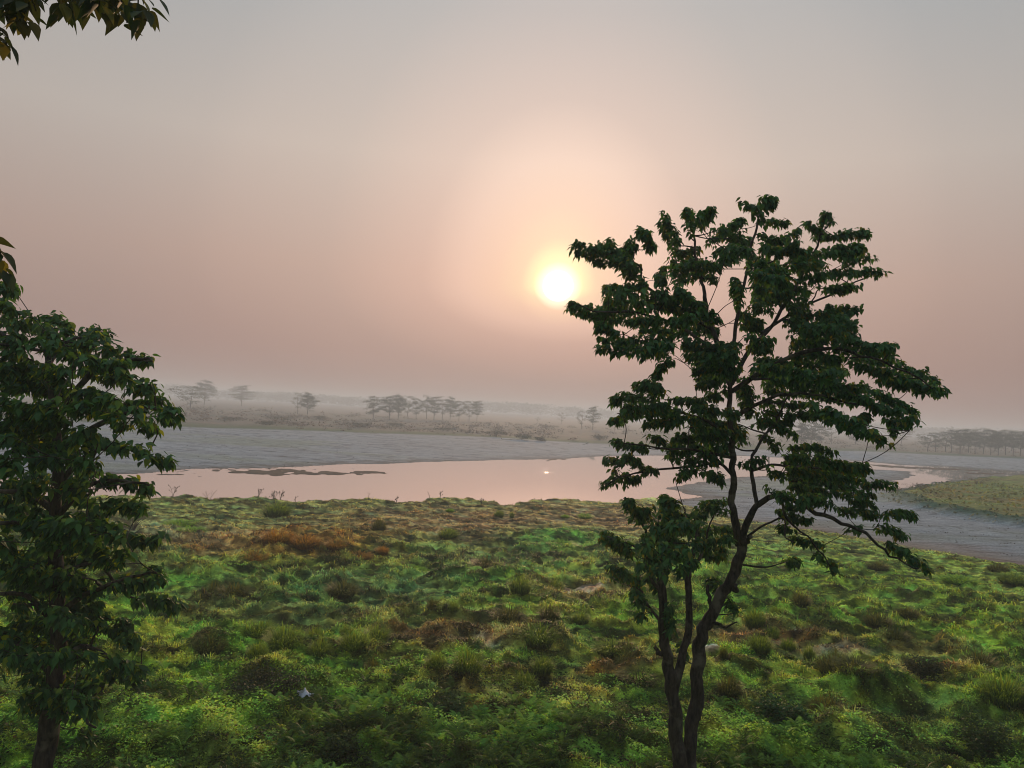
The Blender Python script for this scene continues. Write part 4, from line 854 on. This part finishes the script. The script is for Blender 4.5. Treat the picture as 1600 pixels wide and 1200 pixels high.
# far bushes
BU = [(562, 672, 26, 9, 'hazy bush under the first tree of the middle row'), (440, 664, 40, 10, 'long hazy bush below and left of the twin-crowned tree'), (500, 662, 22, 9, 'hazy bush right of the rounded tree'), (415, 668, 22, 7, 'small hazy bush at the sand edge, left'),
      (775, 684, 26, 12, 'dark round hazy bush right of the middle row'), (816, 688, 24, 10, 'second dark round hazy bush right of the middle row'), (846, 690, 16, 7, 'small low hazy bush at the sand edge'), (936, 690, 20, 10, 'hazy bush under the pair of far trees'),
      (700, 678, 40, 7, 'long low hazy bush under the right end of the middle row'), (360, 662, 30, 8, 'hazy bush below the lone domed tree'), (620, 672, 30, 8, 'hazy bush under the left part of the middle row'), (1440, 760, 30, 8, 'twiggy brown bush at the tip of the grassy island'),
      (1395, 756, 30, 6, 'low brown scrub at the end of the flat green spit'), (1530, 752, 60, 8, 'wide brown bush along the top of the grassy island')]
for q, (a, b, c, d_, lab) in enumerate(BU):
    if a < 1300: b -= 5; c *= 1.25; d_ *= .8
    isl = a > 1300
    shrub(a, b, c, d_, lab, (.08, .06, .035) if isl else (.05, .055, .03), (.15, .11, .06) if isl else (.10, .095, .05), 500, .35 if not isl else .12, 'bush', 'bush', 'bushes on the island' if isl else 'bushes on the far meadow', 0., q, M_far)
# scrub on the far meadow and the belt of woods at the horizon
def quads(n, c, size, cols, seed, flat=.5):
    q = np.random.default_rng(seed); az = q.uniform(0, 6.28, n); yd = np.stack([np.cos(az), np.sin(az), q.uniform(-.5, 1.0, n)], 1); nm = norm(q.normal(0, 1, (n, 3))+np.array([0, 0, flat]))
    return inst(LEAF, LEAF_F, c, yd, nm, size, cols)
q = np.random.default_rng(5); n = 26000
cx, cy, r = scatter(2600, 120, 420, 1.2, 42); Hs, _, _, _, dms, _, _ = land(cx, cy); den = fbm(cx*.03, cy*.03, 3, 77)
k = (dms > 4) & (den > .40); cx, cy, Hs, dms = cx[k], cy[k], Hs[k], dms[k]; hh = q.uniform(.25, 1.0, len(cx))*(1+.8*(q.random(len(cx)) < .12))*sst(0, 25, dms)+.15
idx = q.integers(0, len(cx), n); sz = hh[idx]
c = np.stack([cx[idx]+q.normal(0, 1, n)*sz*1.1, cy[idx]+q.normal(0, 1, n)*sz*1.1, Hs[idx]+np.abs(q.normal(0, .5, n))*sz], 1)
kk = q.random((n, 1)); cl = np.repeat(q.random((len(cx), 1)), 1, 1)[idx]; col = (np.array([[.085, .085, .06]])*(1-cl)+np.array([[.20, .14, .11]])*cl)*(.7+.6*kk)
V, F, c3 = quads(n, c, sz*.45+.1, col, 6); o = mk('scrub', V, [F], M_far, None, c3); tag(o, 'hazy dry scrub covering the meadow across the river', 'scrub', None, 'stuff')
nt_ = 900; th = np.radians(q.uniform(-43, 43, nt_)); rr = q.uniform(1050, 1500, nt_); tx, ty = rr*np.sin(th), rr*np.cos(th); ht = 11+8*vn(th*14, rr*.004, 5)+q.uniform(-2, 2, nt_)
n = nt_*60; idx = np.repeat(np.arange(nt_), 60); wv_ = 6.5
c = np.stack([tx[idx]+q.normal(0, 1, n)*wv_, ty[idx]+q.normal(0, 1, n)*wv_, ht[idx]*(.12+.85*q.random(n)**.6)], 1)
V, F, c3 = quads(n, c, q.uniform(2.2, 4.2, n), np.tile([[.05, .07, .045]], (n, 1))*q.uniform(.7, 1.3, (n, 1)), 8); o = mk('far_woods', V, [F], M_far, None, c3); tag(o, 'faint belt of woods along the horizon', 'wood', None, 'stuff')
# flotsam and clods on the bare sand
n = 9000; dx, dy, r = scatter(n, 45, 210, 1.3, 41); Hd, _, gd, dfd, dmd, did, drd = land(dx, dy); k = (dfd < -1) & (dmd < -2) & (did < -1) & (drd < 2) & (Hd > WL+.015)
near = np.exp(drd/3.0)*1.0+.10+.5*sst(.56, .66, fbm(dx*.12, dy*.45, 3, 130)); k &= rng.random(n) < near; dx, dy, Hd = dx[k], dy[k], Hd[k]; n = len(dx)
V, F, c3 = quads(n*5, np.repeat(np.stack([dx, dy, Hd+.02], 1), 5, 0)+rng.normal(0, 1, (n*5, 3))*np.array([.22, .12, .03]), rng.uniform(.04, .15, n*5), np.tile([[.055, .045, .035]], (n*5, 1))*rng.uniform(.5, 1.8, (n*5, 1)), 14, 1.0)
o = mk('flotsam', V, [F], M_far, None, c3); tag(o, 'dark bits of flotsam and clods strewn over the sandbanks', 'debris', None, 'stuff')
# grass of the island
x, y = [], []
P_ = np.array(ISLE); xi = q.uniform(P_[:, 0].min(), P_[:, 0].max(), 60000); yi = q.uniform(P_[:, 1].min(), P_[:, 1].max(), 60000); k = (sdist(ISLE, xi, yi) > .3) & (np.hypot(xi, yi) < 130); xi, yi = xi[k], yi[k]
Hi, Ci, *_ = land(xi, yi); n = len(xi); V, F, c3 = quads(n, np.stack([xi, yi, Hi], 1), q.uniform(.15, .5, n), np.clip(Ci*q.uniform(.35, 1.5, (n, 1)), 0, 1), 12, .2)
o = mk('island_grass', V, [F], M_grass, None, c3); tag(o, 'rough brown and green grass on the low island at the right', 'grass', None, 'stuff')
# ------------------------------------------------------------------ air
m = bpy.data.materials.new('haze'); m.use_nodes = True; nt = m.node_tree; nt.nodes.clear(); out = nt.nodes.new('ShaderNodeOutputMaterial'); pv = nt.nodes.new('ShaderNodeVolumePrincipled')
pv.inputs['Color'].default_value = (.75, .865, .97, 1); pv.inputs['Density'].default_value = .0014; pv.inputs['Anisotropy'].default_value = .25
nt.links.new(pv.outputs[0], out.inputs['Volume'])
X0, Y0, Z0, Z1 = 12200, 12200, -4.0, 21.0
bv = [(-X0, -Y0, Z0), (X0, -Y0, Z0), (X0, Y0, Z0), (-X0, Y0, Z0), (-X0, -Y0, Z1), (X0, -Y0, Z1), (X0, Y0, Z1), (-X0, Y0, Z1)]
o = mk('haze', bv, [[[3, 2, 1, 0], [4, 5, 6, 7], [0, 1, 5, 4], [1, 2, 6, 5], [2, 3, 7, 6], [3, 0, 4, 7]]], m, None, None, False); o['kind'] = 'stuff'; o['label'] = 'morning haze over the river plain'; o['category'] = 'haze'
# ------------------------------------------------------------------ sky
sd = norm(ray(872, 447)[None])[0]; SE = math.asin(sd[2])
W_ = bpy.data.worlds.new('World'); sc.world = W_; W_.use_nodes = True; nt = W_.node_tree; N, L = nt.nodes, nt.links
bg = N['Background']
def lin(c): return tuple(((v/255+.055)/1.055)**2.4 if v > 10 else v/255/12.92 for v in c)
def math_(op, a, b=None, c=None, clamp=False):
    n = N.new('ShaderNodeMath'); n.operation = op; n.use_clamp = clamp
    for i_, v in enumerate((a, b, c)):
        if v is None: continue
        if isinstance(v, (int, float)): n.inputs[i_].default_value = v
        else: L.new(v, n.inputs[i_])
    return n.outputs[0]
tc = N.new('ShaderNodeTexCoord'); vm = N.new('ShaderNodeVectorMath'); vm.operation = 'NORMALIZE'; L.new(tc.outputs['Generated'], vm.inputs[0])
dt = N.new('ShaderNodeVectorMath'); dt.operation = 'DOT_PRODUCT'; L.new(vm.outputs[0], dt.inputs[0]); dt.inputs[1].default_value = tuple(sd)
th_ = math_('MULTIPLY', math_('ARCCOSINE', math_('MINIMUM', dt.outputs['Value'], 1.0)), 180/math.pi)
sx = N.new('ShaderNodeSeparateXYZ'); L.new(vm.outputs[0], sx.inputs[0]); el = math_('MULTIPLY', math_('ARCSINE', sx.outputs[2]), 180/math.pi)
de = math_('SUBTRACT', el, math.degrees(SE))
cf = math_('ADD', math_('MULTIPLY', math_('GREATER_THAN', de, 0.), -.42-4.5), 4.5)
the = math_('SQRT', math_('MAXIMUM', math_('ADD', math_('MULTIPLY', th_, th_), math_('MULTIPLY', cf, math_('MULTIPLY', de, de))), 0.))
def ramp(inp, lo, hi, stops):
    f = math_('DIVIDE', math_('SUBTRACT', inp, lo), hi-lo, clamp=True); r = N.new('ShaderNodeValToRGB'); L.new(f, r.inputs[0]); e = r.color_ramp.elements
    while len(e) < len(stops): e.new(.5)
    for s_, (v, c_) in zip(e, stops): s_.position = (v-lo)/(hi-lo); s_.color = (*c_, 1)
    return r.outputs[0]
base = ramp(el, -5, 85, [(-5, lin((150, 132, 128))), (0, lin((160, 130, 121))), (4, lin((170, 138, 127))), (10, lin((188, 160, 147))), (18, lin((197, 183, 173))), (28, lin((178, 177, 176))), (45, (.52, .56, .60)), (85, (.78, .88, .98))])
fall = ramp(th_, 0, 180, [(0, (1, 1, 1)), (24, (1, 1, 1)), (31, (.90, .93, .95)), (45, (.80, .85, .88)), (90, (.66, .76, .84)), (180, (.40, .50, .58))])
glow = ramp(the, 0, 26, [(0, (1.0, .80, .40)), (1.7, (.80, .62, .26)), (2.7, (.58, .40, .20)), (4.5, (.52, .31, .18)), (7, (.42, .25, .165)), (10, (.24, .135, .09)), (17, (.075, .05, .035)), (26, (0, 0, 0))])
disc = ramp(th_, 0, 3, [(0, (1, 1, 1)), (.72, (1, 1, 1)), (1.15, (.13, .125, .10)), (1.8, (.02, .018, .008)), (3, (0, 0, 0))])
def vop(op, a, b, s=None):
    n = N.new('ShaderNodeVectorMath'); n.operation = op; L.new(a, n.inputs[0])
    if s is not None: n.inputs['Scale'].default_value = s
    else: L.new(b, n.inputs[1])
    return n.outputs[0]
tot = vop('ADD', vop('ADD', vop('MULTIPLY', base, fall), glow), vop('SCALE', disc, None, 4.0))
L.new(tot, bg.inputs['Color']); bg.inputs['Strength'].default_value = 1.0
W_.cycles.sampling_method = 'MANUAL'; W_.cycles.sample_map_resolution = 1024
import mathutils
sl = bpy.data.lights.new('sun', 'SUN'); sl.energy = 2.4; sl.angle = math.radians(.8); sl.color = (1, .62, .36); so = bpy.data.objects.new('sun', sl); C.objects.link(so)
so.rotation_euler = mathutils.Vector(tuple(-sd)).to_track_quat('-Z', 'Y').to_euler()
# ------------------------------------------------------------------ camera
cd = bpy.data.cameras.new('camera'); cam = bpy.data.objects.new('camera', cd); C.objects.link(cam)
cd.sensor_fit = 'HORIZONTAL'; cd.sensor_width = 36; cd.lens = 27.0; cd.clip_start = .1; cd.clip_end = 40000
Mx = mathutils.Matrix(((rt[0], up[0], -fw[0], 0), (rt[1], up[1], -fw[1], 0), (rt[2], up[2], -fw[2], CAMH), (0, 0, 0, 1))); cam.matrix_world = Mx
sc.camera = cam
sc.view_settings.view_transform = 'Standard'; sc.view_settings.look = 'None'; sc.view_settings.exposure = 0; sc.view_settings.gamma = 1
sc.render.engine = 'CYCLES'; cy = sc.cycles; cy.max_bounces = 8; cy.diffuse_bounces = 3; cy.glossy_bounces = 3; cy.transmission_bounces = 4; cy.volume_bounces = 2; cy.transparent_max_bounces = 4
cy.use_denoising = True; cy.denoiser = 'OPENIMAGEDENOISE'; cy.denoising_input_passes = 'RGB_ALBEDO_NORMAL'; cy.denoising_prefilter = 'ACCURATE'; cy.filter_width = 1.0; cy.sample_clamp_indirect = 4; cy.use_adaptive_sampling = True
